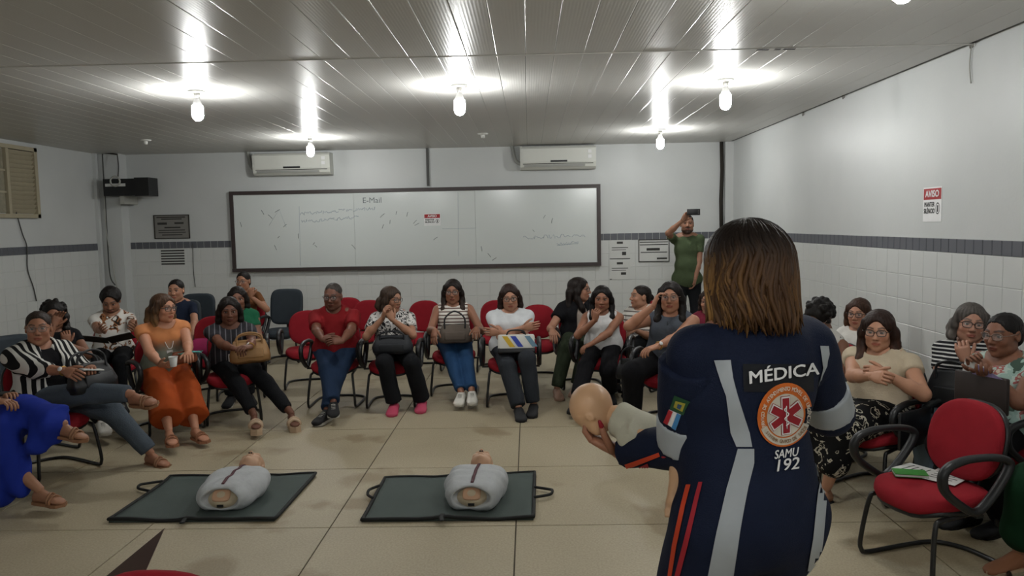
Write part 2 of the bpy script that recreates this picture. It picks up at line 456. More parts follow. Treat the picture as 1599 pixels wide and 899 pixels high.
gm = tile_mesh('border_tile', 0.098, STR1-STR0-0.006, 0.008, M_GREY)
def tile_wall(wall, p0, ax, L, rz, vis0, vis1, rows_vis):
    """p0 start of the run, ax direction; tiles whose position along the run lies in [vis0, vis1] are single parts"""
    gv = []; ax = np.array(ax, float)
    n = int(L/TS)
    for i in range(n):
        s = (i+0.5)*TS
        for r in range(7):
            z = STR0-(r+0.5)*TS; p = np.array(p0)+ax*s
            if vis0 <= s <= vis1 and r < rows_vis:
                obj('tile', tm, None, wall, loc=(p[0], p[1], z), rot=(0, 0, rz))
            else:
                c, q = math.cos(rz), math.sin(rz)
                V = np.array([v.co[:] for v in tm.vertices]); V = np.stack([V[:, 0]*c-V[:, 1]*q, V[:, 0]*q+V[:, 1]*c, V[:, 2]], 1)+np.array([p[0], p[1], z])
                gv.append((V, [tuple(f.vertices) for f in tm.polygons]))
    if gv: obj('tiles_beyond', merge(*gv), M_TILE, wall, False)['kind'] = 'stuff'
    for i in range(int(L/0.1045)):
        s = (i+0.5)*0.1045
        if vis0-0.2 <= s <= vis1+0.2:
            p = np.array(p0)+ax*s; obj('border_tile', gm, None, wall, loc=(p[0], p[1], (STR0+STR1)/2), rot=(0, 0, rz))
tile_wall(wall_back, (XL, YB, 0), (1, 0, 0), XR-XL, 0, 0, 20, 6)
tile_wall(wall_right, (XR, YB, 0), (0, -1, 0), YB-YF, -math.pi/2, 0, 7.4, 7)
tile_wall(wall_left, (XL, YB, 0), (0, -1, 0), YB-YF, math.pi/2, 0, 3.4, 7)
for wl, g in ((wall_back, boxg(XL, XR, YB-0.002, YB, 0, STR1)), (wall_right, boxg(XR-0.002, XR, YF, YB, 0, STR1)), (wall_left, boxg(XL, XL+0.002, YF, YB, 0, STR1))):
    obj('grout_bed', g, M_GROUT, wl, False)
# corner column, conduits and gaps
c = struct('trim_1', boxg(XL, XL+0.34, YB-0.22, YB, 0, ZC), M_WALL)
p = atY(668, 260, YB)
con = obj('wall_conduit', merge(boxg(p[0]-0.018, p[0]+0.018, YB-0.03, YB, 2.30, ZC)), M_CABLE, None, False)
tag(con, 'dark vertical conduit strip between ceiling and whiteboard', 'conduit')
p = atY(1126, 290, YB)
con = obj('corner_pipe', merge(tube([(p[0], YB-0.03, STR1), (p[0]-0.008, YB-0.03, 2.0), (p[0]+0.006, YB-0.03, 2.45), (p[0]-0.004, YB-0.03, ZC)], 0.028, 8)), M_DARK, None)
tag(con, 'dark rusty vertical pipe near the right back corner', 'pipe')
colr = struct('trim_2', boxg(p[0]+0.05, XR, YB-0.05, YB, STR1, ZC), M_WALL)
# ------------------------------------------------------------------ window with louvres on the left wall
M_CREAM = mat('cream_window_paint', '#a39a83', 0.6)
M_WGLASS = mat('pebbled_glass', '#8b8674', 0.25, var=0.25, scale=25, bump=0.6, bscale=35)
win = struct('window_1', merge(
    boxg(XL, XL+0.06, 8.30, 8.36, 1.90, 2.80), boxg(XL, XL+0.06, 9.86, 9.92, 1.90, 2.80), boxg(XL, XL+0.06, 8.30, 9.92, 1.90, 1.95),
    boxg(XL, XL+0.06, 8.30, 9.92, 2.75, 2.80), boxg(XL, XL+0.05, 9.33, 9.38, 1.95, 2.75)), M_CREAM)
for k in range(2):
    for j in range(3):
        z0 = 1.96+j*0.265
        obj('pane', boxg(XL+0.008, XL+0.016, 8.37+k*0.49, 8.83+k*0.49, z0, z0+0.25), M_WGLASS, win, False)
for j in range(3):
    obj('glazing_bar', boxg(XL+0.004, XL+0.03, 8.36, 9.33, 2.205+j*0.265-0.265*(j == 2)*0, 2.228+j*0.265), M_CREAM, win, False) if j < 2 else None
sl = mk_mesh('louvre_slat', *xf(boxg(-0.004, 0.004, -0.24, 0.24, -0.034, 0.034), R=[[0.8, 0, 0.6], [0, 1, 0], [-0.6, 0, 0.8]]), M_CREAM, False)
for j in range(14):
    obj('louvre_slat', sl, None, win, loc=(XL+0.026, 9.62, 1.985+j*0.056))
# ------------------------------------------------------------------ lamps
M_BULB = emis('lit_bulb', '#fafbf9', BULB_STRENGTH)
M_NECK = mat('bulb_neck', '#e8e8e8', 0.35)
plate = mk_mesh('ceiling_plate', *lathe([(0.001, 0.0), (0.07, -0.002), (0.066, -0.014), (0.03, -0.02), (0.001, -0.022)], 24), M_WHITEP)
sock = mk_mesh('lamp_socket', *lathe([(0.001, -0.015), (0.026, -0.016), (0.024, -0.06), (0.001, -0.062)], 16), M_WHITEP)
neck = mk_mesh('bulb_neck', *lathe([(0.001, -0.055), (0.02, -0.058), (0.034, -0.10), (0.042, -0.122), (0.001, -0.123)], 16), M_NECK)
bulb = mk_mesh('bulb', *lathe([(0.001, -0.121), (0.044, -0.123), (0.047, -0.15), (0.047, -0.20), (0.040, -0.225), (0.022, -0.243), (0.002, -0.248)], 16), M_BULB)
def lamp(x, y, lab, lit=True):
    e = empty('ceiling_lamp', (x, y, ZC))
    tag(e, lab, 'lamp', 'bare bulbs on the ceiling' if lit else 'bulbless ceiling lampholders')
    obj('ceiling_plate', plate, None, e); obj('lamp_socket', sock, None, e)
    if lit:
        n = obj('bulb', bulb, None, e); obj('bulb_neck', neck, None, n)
    return e
for px, py, lab in ((307, 142, 'lit white bulb hanging above the left training mat, leftmost of the near row'), (717, 133, 'lit white bulb at the middle of the ceiling, central of the near row'),
                    (1133, 124, 'lit white bulb above the standing instructor, right of the middle bulb'), (484, 214, 'lit white bulb in front of the left air conditioner'),
                    (1031, 202, 'lit white bulb near the back wall above the man filming')):
    p = atZ(px, py, ZC); lamp(p[0], p[1], lab)
lamp(1.62, 3.42, 'lit white bulb cut off at the top edge of the picture on the right')
for x in (-2.75, -0.55, 1.62):  # unseen bulbs added behind the camera as fill light for floor and faces
    lamp(x, -0.4, 'unseen lit bulb added behind the camera, '+('left one' if x < -2 else 'middle one' if x < 0 else 'right one'), True)
lamp(*atZ(227, 218, ZC)[:2], 'empty white lampholder on the ceiling near the left back corner', False)
lamp(*atZ(754, 208, ZC)[:2], 'empty white lampholder between the two air conditioners', False)
# ------------------------------------------------------------------ whiteboard
M_BOARD = mat('whiteboard_enamel', '#c8cdcb', 0.16, var=0.03, scale=1.0, spec=0.5)
M_BFRAME = mat('dark_board_frame', '#3a3130', 0.45, var=0.2)
M_INK = mat('faded_black_ink', '#6d7375', 0.8); M_INK2 = mat('faded_blue_ink', '#8f9cab', 0.8)
bx0, bx1, bz0, bz1 = -4.49, 1.08, 1.06, 2.275
wb = empty('whiteboard', (0, YB, 0)); tag(wb, 'long dark-framed whiteboard with faded writing on the back wall', 'whiteboard')
yb = -0.05
npan = 3
for k in range(npan):
    x0 = bx0+0.05+(bx1-bx0-0.1)*k/npan; x1 = bx0+0.05+(bx1-bx0-0.1)*(k+1)/npan
    obj('board_panel', boxg(x0+0.0012, x1-0.0012, yb, -0.01, bz0+0.05, bz1-0.05), M_BOARD, wb, False)
obj('top_rail', boxg(bx0, bx1, yb-0.02, 0, bz1-0.055, bz1), M_BFRAME, wb, False)
obj('bottom_rail', boxg(bx0, bx1, yb-0.035, 0, bz0, bz0+0.055), M_BFRAME, wb, False)
obj('side_rail', boxg(bx0, bx0+0.055, yb-0.02, 0, bz0+0.055, bz1-0.055), M_BFRAME, wb, False)
obj('side_rail', boxg(bx1-0.055, bx1, yb-0.02, 0, bz0+0.055, bz1-0.055), M_BFRAME, wb, False)
def wpt(px, py):
    p = atY(px, py, YB-0.052); return np.array([p[0], yb-0.0008, p[2]])
def scribble(px0, py0, px1, py1, amp=1.6, seed=0, r=0.0022, step=2.2):
    rr = random.Random(seed); n = max(4, int(math.hypot(px1-px0, py1-py0)/step)); pts = []
    for i in range(n+1):
        t = i/n
        if rr.random() < 0.12 and len(pts) > 3: yield pts; pts = []
        pts.append(wpt(px0+(px1-px0)*t+rr.uniform(-1, 1), py0+(py1-py0)*t+rr.uniform(-amp, amp)))
    if len(pts) > 1: yield pts
def ink(lines, m, r=0.0022):
    g = [tube(l, r, 4, flat=(np.array([0, 1.0, 0]), 0.25)) for l in lines if len(l) > 1]
    return obj('writing', merge(*g), m, wb)
L1 = list(scribble(468, 334, 585, 325, 2.8, 1, step=1.5))+list(scribble(470, 346, 560, 339, 2.8, 2, step=1.5)); ink(L1, M_INK2, 0.0035)
L2 = list(scribble(817, 371, 915, 367, 3.2, 3, step=1.6))+list(scribble(870, 381, 903, 379, 3.0, 4, step=1.6))+[[wpt(870, 383), wpt(903, 380)]]; ink(L2, M_INK2, 0.003)
L3 = []
for k, (a, b) in enumerate(((410, 331), (433, 329), (422, 338), (445, 352), (435, 370), (466, 368), (430, 386), (490, 380), (597, 336), (619, 332), (609, 346), (598, 353), (636, 334), (648, 346), (651, 350), (833, 360), (850, 338), (862, 344), (680, 372), (752, 388), (764, 398), (772, 404), (493, 384), (552, 385), (376, 350))):
    rr = random.Random(k); an = rr.uniform(0.3, 2.4); l = rr.uniform(2, 5); L3.append([wpt(a-math.cos(an)*l, b+math.sin(an)*l), wpt(a, b), wpt(a+math.cos(an)*l, b-math.sin(an)*l*0.8)])
ink(L3, M_INK, 0.0035)
ink([[wpt(467, 322), wpt(468, 360), wpt(469, 415)], [wpt(715, 300), wpt(716, 400)], [wpt(690, 357), wpt(742, 356)], [wpt(420, 352), wpt(436, 327), wpt(447, 355)]], M_INK2, 0.0018)
p = wpt(581, 313); obj('writing', on_wall(text_geo('E-Mail', 0.12), p, (1, 0, 0), (0, 0, 1), 0.0006), M_INK, wb, False)
# ------------------------------------------------------------------ AVISO signs
M_SRED = mat('sign_red', '#9c2226', 0.5); M_SWHITE = mat('sign_white', '#dedede', 0.5); M_SBLK = mat('sign_black', '#1b1b1b', 0.5)
def aviso(o, right, wd, ht, lab, nm=(0, 0, 1)):
    e = empty('notice_sign', o); tag(e, lab, 'sign', 'red and white silence notices')
    Z = (0, 0, 0); u = (0, 0, 1)
    obj('sign_sheet', on_wall(boxg(-wd/2, wd/2, -ht/2, ht/2, 0, 0.002), Z, right, u), M_SWHITE, e, False)
    obj('header_band', on_wall(boxg(-wd/2*0.94, wd/2*0.94, ht*0.14, ht*0.46, 0.002, 0.003), Z, right, u), M_SRED, e, False)
    V, F = text_geo('AVISO', ht*0.27, 0.035); obj('lettering', on_wall((V+np.array([0, ht*0.30, 0]), F), Z, right, u, 0.0036), M_SWHITE, e, False)
    V, F = text_geo('MANTER\nSILÊNCIO', ht*0.19, 0.04); s = min(1.0, wd*0.6/(V[:, 0].max()-V[:, 0].min())); V = V*np.array([s, 1, 1])
    obj('lettering', on_wall((V+np.array([-wd*0.15, -ht*0.10, 0]), F), Z, right, u, 0.0026), M_SBLK, e, False)
    d = sup(18, wd*0.11, ht*0.17, 2.0); V = np.concatenate([np.concatenate([d+np.array([wd*0.30, -ht*0.12]), np.zeros((18, 1))], 1), np.concatenate([d*0.82+np.array([wd*0.30, -ht*0.12]), np.zeros((18, 1))], 1)])
    obj('hush_icon', on_wall(merge((V, [(k, (k+1) % 18, 18+(k+1) % 18, 18+k) for k in range(18)]), boxg(wd*0.27, wd*0.33, -ht*0.22, -ht*0.03, 0, 0.0004)), Z, right, u, 0.0026), M_SBLK, e, False)
    return e
aviso(atY(675, 343, YB-0.052), (1, 0, 0), 0.25, 0.18, 'small red and white silence notice stuck on the whiteboard')
aviso(atX(1456, 319, XR-0.001), (0, -1, 0), 0.265, 0.26, 'red and white silence notice on the bare right wall')
# ------------------------------------------------------------------ air conditioners
M_AC = mat('air_conditioner_white', '#c9cac3', 0.4, var=0.02); M_ACG = mat('air_conditioner_grey', '#8f908b', 0.5)
def ac(px0, px1, py0, py1, lab):
    a = atY(px0, py0, YB-0.12); b = atY(px1, py1, YB-0.12); x0, x1, z1, z0 = a[0], b[0], a[2], b[2]; wd = x1-x0; h = z1-z0
    e = empty('air_conditioner', (x0, YB, z0)); tag(e, lab, 'air conditioner', 'split air conditioners over the whiteboard')
    prof = [(0, 0), (-0.15, 0), (-0.20, h*0.10), (-0.22, h*0.3), (-0.22, h*0.9), (-0.19, h), (0, h)]
    V = [(x, y, z) for x in (0, wd) for y, z in prof]; m = len(prof)
    obj('body', (np.array(V), [(i, (i+1) % m, m+(i+1) % m, m+i) for i in range(m)]+[tuple(range(m-1, -1, -1)), tuple(range(m, 2*m))]), M_AC, e, False)
    obj('front_panel', boxg(0.03, wd-0.12, -0.232, -0.218, h*0.30, h*0.86), M_AC, e, False)
    obj('air_flap', boxg(0.06, wd-0.16, -0.222, -0.17, h*0.10, h*0.2), M_ACG, e, False)
    obj('air_slot', boxg(0.04, wd-0.04, -0.215, -0.19, h*0.22, h*0.27), M_DARK, e, False)
    obj('display', boxg(wd*0.40, wd*0.62, -0.236, -0.23, h*0.30, h*0.38), M_BLACK, e, False)
    obj('top_grille', boxg(0.03, wd-0.03, -0.205, -0.02, h*0.985, h*1.01), M_ACG, e, False)
    obj('energy_label', boxg(wd*0.83, wd*0.87, -0.228, -0.2195, h*0.45, h*0.85), M_ACG, e, False)
    for q in range(2): obj('label_sticker', boxg(wd*0.895, wd*0.94, -0.228, -0.2195, h*(0.45+0.22*q), h*(0.6+0.22*q)), M_SWHITE, e, False)
    obj('refrigerant_hose', tube(spline([(0.02, -0.1, h*0.25), (-0.07, -0.07, h*0.45), (-0.11, -0.05, h*0.95), (-0.12, -0.04, ZC-z0)], 6), 0.028, 8), M_ACG, e)
    return e
ac(397, 518, 241, 272, 'white split air conditioner above the left end of the whiteboard')
ac(812, 930, 230, 263, 'white split air conditioner above the right end of the whiteboard')
# ------------------------------------------------------------------ things on the walls
M_PLQ = mat('engraved_steel', '#7d7b77', 0.45, metal=0.1, var=0.15, scale=4); M_PRINT = mat('dark_print', '#33322f', 0.7); M_PAPER = mat('paper', '#c6c7c4', 0.8, var=0.03)
def sheet(name, px0, py0, px1, py1, m, lines, lab, cat, Y=YB-0.009, frame=None):
    a = atY(px0, py0, Y); b = atY(px1, py1, Y); wd = b[0]-a[0]; h = a[2]-b[2]
    e = empty(name, ((a[0]+b[0])/2, Y, (a[2]+b[2])/2)); tag(e, lab, cat)
    obj('sheet', boxg(-wd/2, wd/2, -0.003, 0.0, -h/2, h/2), m, e, False)
    rects = [(wd*(x0-0.5), wd*(x1-0.5), h*(0.5-y1), h*(0.5-y0)) for x0, x1, y0, y1 in lines]
    obj('printed_lines', on_wall(bars(rects), (0, 0, 0), (1, 0, 0), (0, 0, 1), 0.0032), M_PRINT, e, False)
    if frame:
        t = 0.012
        obj('frame', merge(boxg(-wd/2-t, wd/2+t, -0.012, 0, h/2, h/2+t), boxg(-wd/2-t, wd/2+t, -0.012, 0, -h/2-t, -h/2), boxg(-wd/2-t, -wd/2, -0.012, 0, -h/2, h/2), boxg(wd/2, wd/2+t, -0.012, 0, -h/2, h/2)), frame, e, False)
    return e
sheet('wall_plaque', 241, 337, 296, 371, M_PLQ, [(0.06, 0.9, .05, .10), (.2, .8, .13, .18), (.08, .36, .30, .40), (.58, .85, .30, .38), (.28, .75, .50, .56), (.1, .88, .63, .67), (.1, .9, .73, .77), (.2, .8, .84, .88)], 'grey engraved metal plaque on the back wall beside the corner', 'plaque', YB-0.001, M_DARK)
sheet('text_poster', 249, 389, 291, 414, M_PAPER, [(.05, .95, .06+.16*k, .15+.16*k) for k in range(6)], 'white poster of heavy black text below the metal plaque', 'poster')
sheet('wall_notice', 952, 375, 984, 404, M_PAPER, [(.35, .65, .08, .2), (.1, .9, .38, .42), (.1, .8, .5, .53), (.6, .8, .62, .8), (0, 1, .96, 1)], 'upper of two white notices beside the whiteboard', 'notice')
sheet('wall_notice', 952, 407, 984, 436, M_PAPER, [(.35, .65, .08, .2), (.1, .9, .38, .42), (.1, .8, .5, .53), (.55, .8, .62, .75), (0, .1, .96, 1)], 'lower of two white notices beside the whiteboard', 'notice')
sheet('framed_notice', 998, 375, 1044, 407, M_PAPER, [(.02, .98, .08, .12), (.02, .98, .2, .24), (.25, .7, .38, .5), (.05, .95, .56, .6), (.6, .95, .84, .92)], 'wide thin-framed notice behind the man filming', 'notice', YB-0.009, M_PRINT)
# equipment box with cables in the left corner
p = atY(162, 306, 11.15); q = atY(233, 278, 11.15)
e = empty('equipment_box', ((p[0]+q[0])/2, 11.2, p[2])); tag(e, 'black wall-mounted equipment box with tangled cables in the corner', 'equipment box')
wd = q[0]-p[0]; h = q[2]-p[2]
obj('cabinet', boxg(-wd/2, wd*0.22, -0.05, 0.22, 0, h), M_BLACK, e, False)
obj('side_box', boxg(wd*0.2, wd/2, -0.09, 0.2, -0.01, h+0.01), M_BLACK, e, False)
obj('paper_label', boxg(-wd*0.45, -wd*0.02, -0.058, -0.05, h*0.55, h*0.72), M_PAPER, e, False)
obj('cable_ring', tube([(-wd*0.22+0.07*math.cos(t), -0.07, h*0.85+0.07*math.sin(t)) for t in np.linspace(0, 6.283, 20, endpoint=False)], 0.013, 8, True), M_CABLEW, e)
obj('bracket', boxg(-wd*0.2, -wd*0.1, 0.0, 0.39, -0.12, 0.0), M_CABLEW, e, False)
def cable(pts, r, m, lab):
    o = obj('cable', tube(spline(pts, 5), r, 6), m); tag(o, lab, 'cable', 'wall cables'); return o
def cw(px, py, Y): return atY(px, py, Y)
cable([cw(183, 241, 11.3), cw(185, 260, 11.25), cw(184, 278, 11.15)], 0.008, M_CABLE, 'dark cable dropping from the ceiling into the equipment box')
cable([cw(160, 240, 11.33), cw(161, 262, 11.33), cw(164, 305, 11.33), cw(168, 380, 11.33), cw(172, 430, 11.33), cw(180, 445, 11.33)], 0.009, M_CABLE, 'dark cable running down the corner below the equipment box')
cable([cw(163, 306, 11.32), cw(166, 360, 11.32), cw(175, 410, 11.32), cw(183, 450, 11.32)], 0.007, M_CABLEW, 'pale cable hanging below the equipment box')
cable([cw(134, 236, 11.34), cw(160, 238, 11.3), cw(183, 241, 11.3)], 0.012, M_DARK, 'dark cable along the ceiling line at the left corner')
cable([cw(301, 380, YB-.015), cw(302, 420, YB-.015), cw(305, 448, YB-.015)], 0.005, M_CABLE, 'thin dark wire below the border tiles right of the poster')
cable([atX(25, 330, XL+.02), atX(35, 365, XL+.02), atX(42, 385, XL+.02), atX(43, 420, XL+.02), atX(52, 448, XL+.02), atX(57, 470, XL+.02)], 0.007, M_CABLE, 'thin dark wire hanging from the louvred window')
cable([atX(1517, 70, XR-.01), atX(1514, 100, XR-.01), atX(1516, 130, XR-.01)], 0.004, M_CABLEW, 'short pale string hanging at the top of the right wall')
M_HOOK = mat('hook_metal', '#77746c', 0.5, 0.6)
for px, py, lab in ((1254, 178, 'small metal hook at the ceiling edge, farthest along the right wall'), (1317, 151, 'small metal hook at the ceiling edge, middle one on the right wall'), (1517, 71, 'small metal hook at the ceiling edge above the pale string')):
    p = atX(px, py, XR-0.012)
    o = obj('wall_hook', tube([p+np.array([0, 0.02*math.cos(t), 0.02*math.sin(t)]) for t in np.linspace(-1.2, 3.9, 12)], 0.005, 6), M_HOOK); tag(o, lab, 'hook', 'hooks along the right wall')
o = obj('tile_step', boxg(XL+0.0, XL+0.05, 11.28, 11.34, 0.3, 2.86), M_WALL, wall_left, False); 
# ================================================================== CHAIRS
M_RED = mat('red_chair_fabric', '#8a1d27', 0.85, var=0.12, scale=12, bump=0.15, bscale=300, spec=0.15)
M_CGREY = mat('grey_chair_fabric', '#32393f', 0.8, var=0.12, scale=12, bump=0.15, bscale=300, spec=0.2)
M_FRAME = mat('black_steel_tube', '#141414', 0.4, var=0.1, spec=0.5)
M_ARM = mat('black_armrest', '#15171a', 0.42, var=0.12, spec=0.5)
SEAT_Z = 0.43
def chair_meshes(fab, square):
    d = {}
    V, F = pad(0.225, 0.215, 0.065, 3.2, 28, 0.022); V = V.copy()
    V[:, 2] += SEAT_Z-0.068 - 0.05*np.clip((-V[:, 1]-0.12)/0.1, 0, 1)**2
    d['seat'] = mk_mesh('seat', V, F, fab)
    V, F = pad(0.215, 0.205, 0.03, 3.2, 24, 0.01); V = V.copy(); V[:, 2] += SEAT_Z-0.088 - 0.05*np.clip((-V[:, 1]-0.12)/0.1, 0, 1)**2
    d['seat_shell'] = mk_mesh('seat_shell', V, F, M_ARM)
    a, b, e, zc = (0.215, 0.235, 4.5, 0.70) if square else (0.205, 0.19, 2.5, 0.625)
    V, F = pad(a, b, 0.055, e, 32, 0.02); x, y, z = V.T
    # stand the pad up: x stays, y -> up, z -> forward; hollow for the back
    V2 = np.stack([x, 0.245-z+0.16*(y/ b)*0.28 - 0.45*x*x, zc+y], 1); d['backrest'] = mk_mesh('backrest', V2, [f[::-1] for f in F][::1], fab)
    V, F = pad(a*0.985, b*0.985, 0.03, e, 28, 0.01); x, y, z = V.T
    V2 = np.stack([x, 0.272-z+0.16*(y/b)*0.28-0.45*x*x, zc+y], 1); d['backrest_shell'] = mk_mesh('backrest_shell', V2, F, M_ARM)
    P = spline([(0, 0.02, SEAT_Z-0.085), (0, 0.2, SEAT_Z-0.085), (0, 0.275, SEAT_Z-0.03), (0, 0.275, 0.52), (0, 0.285, zc)], 5)
    d['back_bracket'] = mk_mesh('back_bracket', *tube(P, 0.032, 8, flat=(np.array([0, 1.0, 0]), 0.35)), M_ARM)
    loop = [(-0.17, 0.615), (-0.08, 0.632), (0.06, 0.628), (0.15, 0.605), (0.165, 0.57), (0.11, 0.49), (0.03, 0.41), (-0.03, 0.385), (-0.10, 0.42), (-0.19, 0.49), (-0.215, 0.545), (-0.205, 0.59)]
    P = [np.array([0, y, z]) for y, z in loop]; P = spline(P+[P[0]], 4)[:-1]
    d['armrest'] = mk_mesh('armrest', *tube(P, 0.0225, 8, True, flat=(np.array([0, 0, 1.0]), 0.8)), M_ARM)
    g = 0.012
    P = spline([(-0.19, 0.05, SEAT_Z-0.09), (-0.2, -0.13, SEAT_Z-0.1), (-0.205, -0.175, SEAT_Z-0.13), (-0.225, -0.205, 0.10), (-0.227, -0.20, 0.035), (-0.23, -0.15, g), (-0.235, 0.12, g), (-0.215, 0.26, g), (-0.12, 0.33, g), (0, 0.345, g),
                (0.12, 0.33, g), (0.215, 0.26, g), (0.235, 0.12, g), (0.23, -0.15, g), (0.227, -0.20, 0.035), (0.225, -0.205, 0.10), (0.205, -0.175, SEAT_Z-0.13), (0.2, -0.13, SEAT_Z-0.1), (0.19, 0.05, SEAT_Z-0.09)], 4)
    d['sled_frame'] = mk_mesh('sled_frame', *tube(P, g, 7), M_FRAME)
    d['crossbar'] = mk_mesh('crossbar', *tube([(-0.2, 0.0, SEAT_Z-0.094), (0.2, 0.0, SEAT_Z-0.094)], g, 6), M_FRAME)
    return d
CH = {'red': chair_meshes(M_RED, False), 'grey': chair_meshes(M_CGREY, True)}
def chair(x, y, th, lab, kind='red', arms=(1, -1), group='visitor chairs in the circle', s=0.98):
    e = empty('visitor_chair', (x, y, 0), math.radians(th)); e.scale = (s, s, s)
    tag(e, lab, 'chair', group); d = CH[kind]
    st = obj('seat', d['seat'], None, e); obj('seat_shell', d['seat_shell'], None, st)
    bk = obj('backrest', d['backrest'], None, e); obj('backrest_shell', d['backrest_shell'], None, bk)
    obj('back_bracket', d['back_bracket'], None, e)
    for q in arms: obj('armrest', d['armrest'], None, e, loc=(0.275*q, 0, 0))
    for q in arms: obj('arm_bracket', ARMB, None, e, loc=(0.0, 0, 0), rot=(0, 0, 0 if q > 0 else math.pi))
    obj('sled_frame', d['sled_frame'], None, e); obj('crossbar', d['crossbar'], None, e)
    return e
ARMB = mk_mesh('arm_bracket', *boxg(0.15, 0.28, -0.02, 0.02, SEAT_Z-0.075, SEAT_Z-0.06), M_FRAME, False)
# ================================================================== PEOPLE
def axes(r, f, u): return np.array([r, f, u])
def head_field(sex, h=0.0052):
    F = Field(h); j = 1.0 if sex == 'f' else 1.08
    F.ell((0, -0.012, 0.030), (0.074, 0.096, 0.082), k=0.02)
    F.ell((0, 0.030, -0.028), (0.060*j, 0.060, 0.082), k=0.03)
    F.ell((0, 0.034, -0.078), (0.044*j, 0.045, 0.036), k=0.025)
    F.ell((0, 0.070, -0.100), (0.017*j, 0.014, 0.013), k=0.02)
    for q in (-1, 1):
        F.ell((q*0.038, 0.060, -0.028), (0.023, 0.022, 0.022), k=0.02)
        F.ell((q*0.046*j, 0.012, -0.068), (0.016, 0.035, 0.022), k=0.03)
    F.cap((-0.036, 0.078, 0.022), (0.036, 0.078, 0.022), 0.011, k=0.018)
    for q in (-1, 1): F.ell((q*0.031, 0.096, 0.004), (0.017, 0.016, 0.011), k=0.012, op='s')
    F.cap((0, 0.086, 0.012), (0, 0.106, -0.027), 0.0075, 0.0115, k=0.010)
    for q in (-1, 1): F.ell((q*0.011, 0.095, -0.032), (0.0085, 0.010, 0.0075), k=0.008)
    F.ell((0, 0.086, -0.0570), (0.025, 0.0125, 0.0052), k=0.006); F.ell((0, 0.0845, -0.0680), (0.021, 0.0125, 0.0062), k=0.006)
    F.cap((-0.021, 0.0975, -0.0625), (0.021, 0.0975, -0.0625), 0.0022, k=0.004, op='s')
    a = unit((0, -0.3, 1.0))
    for q in (-1, 1):
        F.ell((q*0.074, -0.008, -0.004), (0.009, 0.019, 0.031), k=0.006)
        F.ell((q*0.083, -0.004, 0.0), (0.006, 0.010, 0.016), k=0.004, op='s')
    F.cap((0, -0.030, -0.06), (0, -0.045, -0.15), 0.046*j, 0.047*j, k=0.03)
    return F.mesh()
HEADS = {'f': head_field('f'), 'm': head_field('m')}
def sphere(c, r, n=10, m=7):
    V = []; F = []
    for i in range(m+1):
        p = math.pi*i/m
        for k in range(n):
            a = 2*math.pi*k/n; V.append((math.sin(p)*math.cos(a), math.cos(p), math.sin(p)*math.sin(a)))
    for i in range(m):
        for k in range(n): F.append((i*n+k, i*n+(k+1) % n, (i+1)*n+(k+1) % n, (i+1)*n+k))
    V = np.array(V)*r+np.array(c); return V, np.array(F)
def smooth01(x, a, b): t = np.clip((x-a)/(b-a), 0, 1); return t*t*(3-2*t)
def head_colors(V, skin, hairc, beard=0.0, lip=None):
    n = len(V); C = np.tile(np.array(skin), (n, 1)); r, f, u = np.abs(V[:, 0]), V[:, 1], V[:, 2]
    blush = np.exp(-(((r-0.040)/0.02)**2+((u+0.03)/0.018)**2))*(f > 0.04)
    C = C*(1-blush[:, None]*np.array([-0.02, 0.10, 0.12]))
    lipc = np.array(lip if lip is not None else (skin[0]*0.72, skin[1]*0.42, skin[2]*0.45))
    m = (f > 0.066)*(1-smooth01(r, 0.021, 0.027))*np.exp(-(((u+0.0625)/(0.0105-0.0065*np.clip(r/0.027, 0, 1)**2))**4)); C = C*(1-m[:, None])+lipc*m[:, None]
    browu = 0.0275+0.006*np.exp(-((r-0.034)/0.015)**2)
    m = 0.85*(f > 0.05)*np.exp(-(((u-browu)/0.005)**4))*smooth01(r, 0.008, 0.014)*(1-smooth01(r, 0.046, 0.056)); C = C*(1-m[:, None])+np.array(hairc)*0.7*m[:, None]
    m = (f > 0.088)*np.exp(-(((u+0.038)/0.004)**2))*np.exp(-(((r-0.007)/0.004)**2))*0.7; C = C*(1-m[:, None])
    # lashes and lids line
    m = 0.6*(f > 0.05)*np.exp(-(((u-0.013)/0.0035)**2))*np.exp(-(((r-0.031)/0.016)**4)); C = C*(1-m[:, None])+np.array(hairc)*0.4*m[:, None]
    if beard:
        m = beard*np.maximum(smooth01(-u, 0.055, 0.085)*(f > -0.01)*(1-np.exp(-(((u+0.063)/0.014)**4))*(r < 0.026)), smooth01(-u, 0.036, 0.044)*(r < 0.032)*(f > 0.07)*(1-np.exp(-(((u+0.063)/0.010)**4))))
        m = m*(1-smooth01(-u, 0.112, 0.13)*(f < 0.03)); C = C*(1-m[:, None])+np.array(hairc)*0.9*m[:, None]
    return C
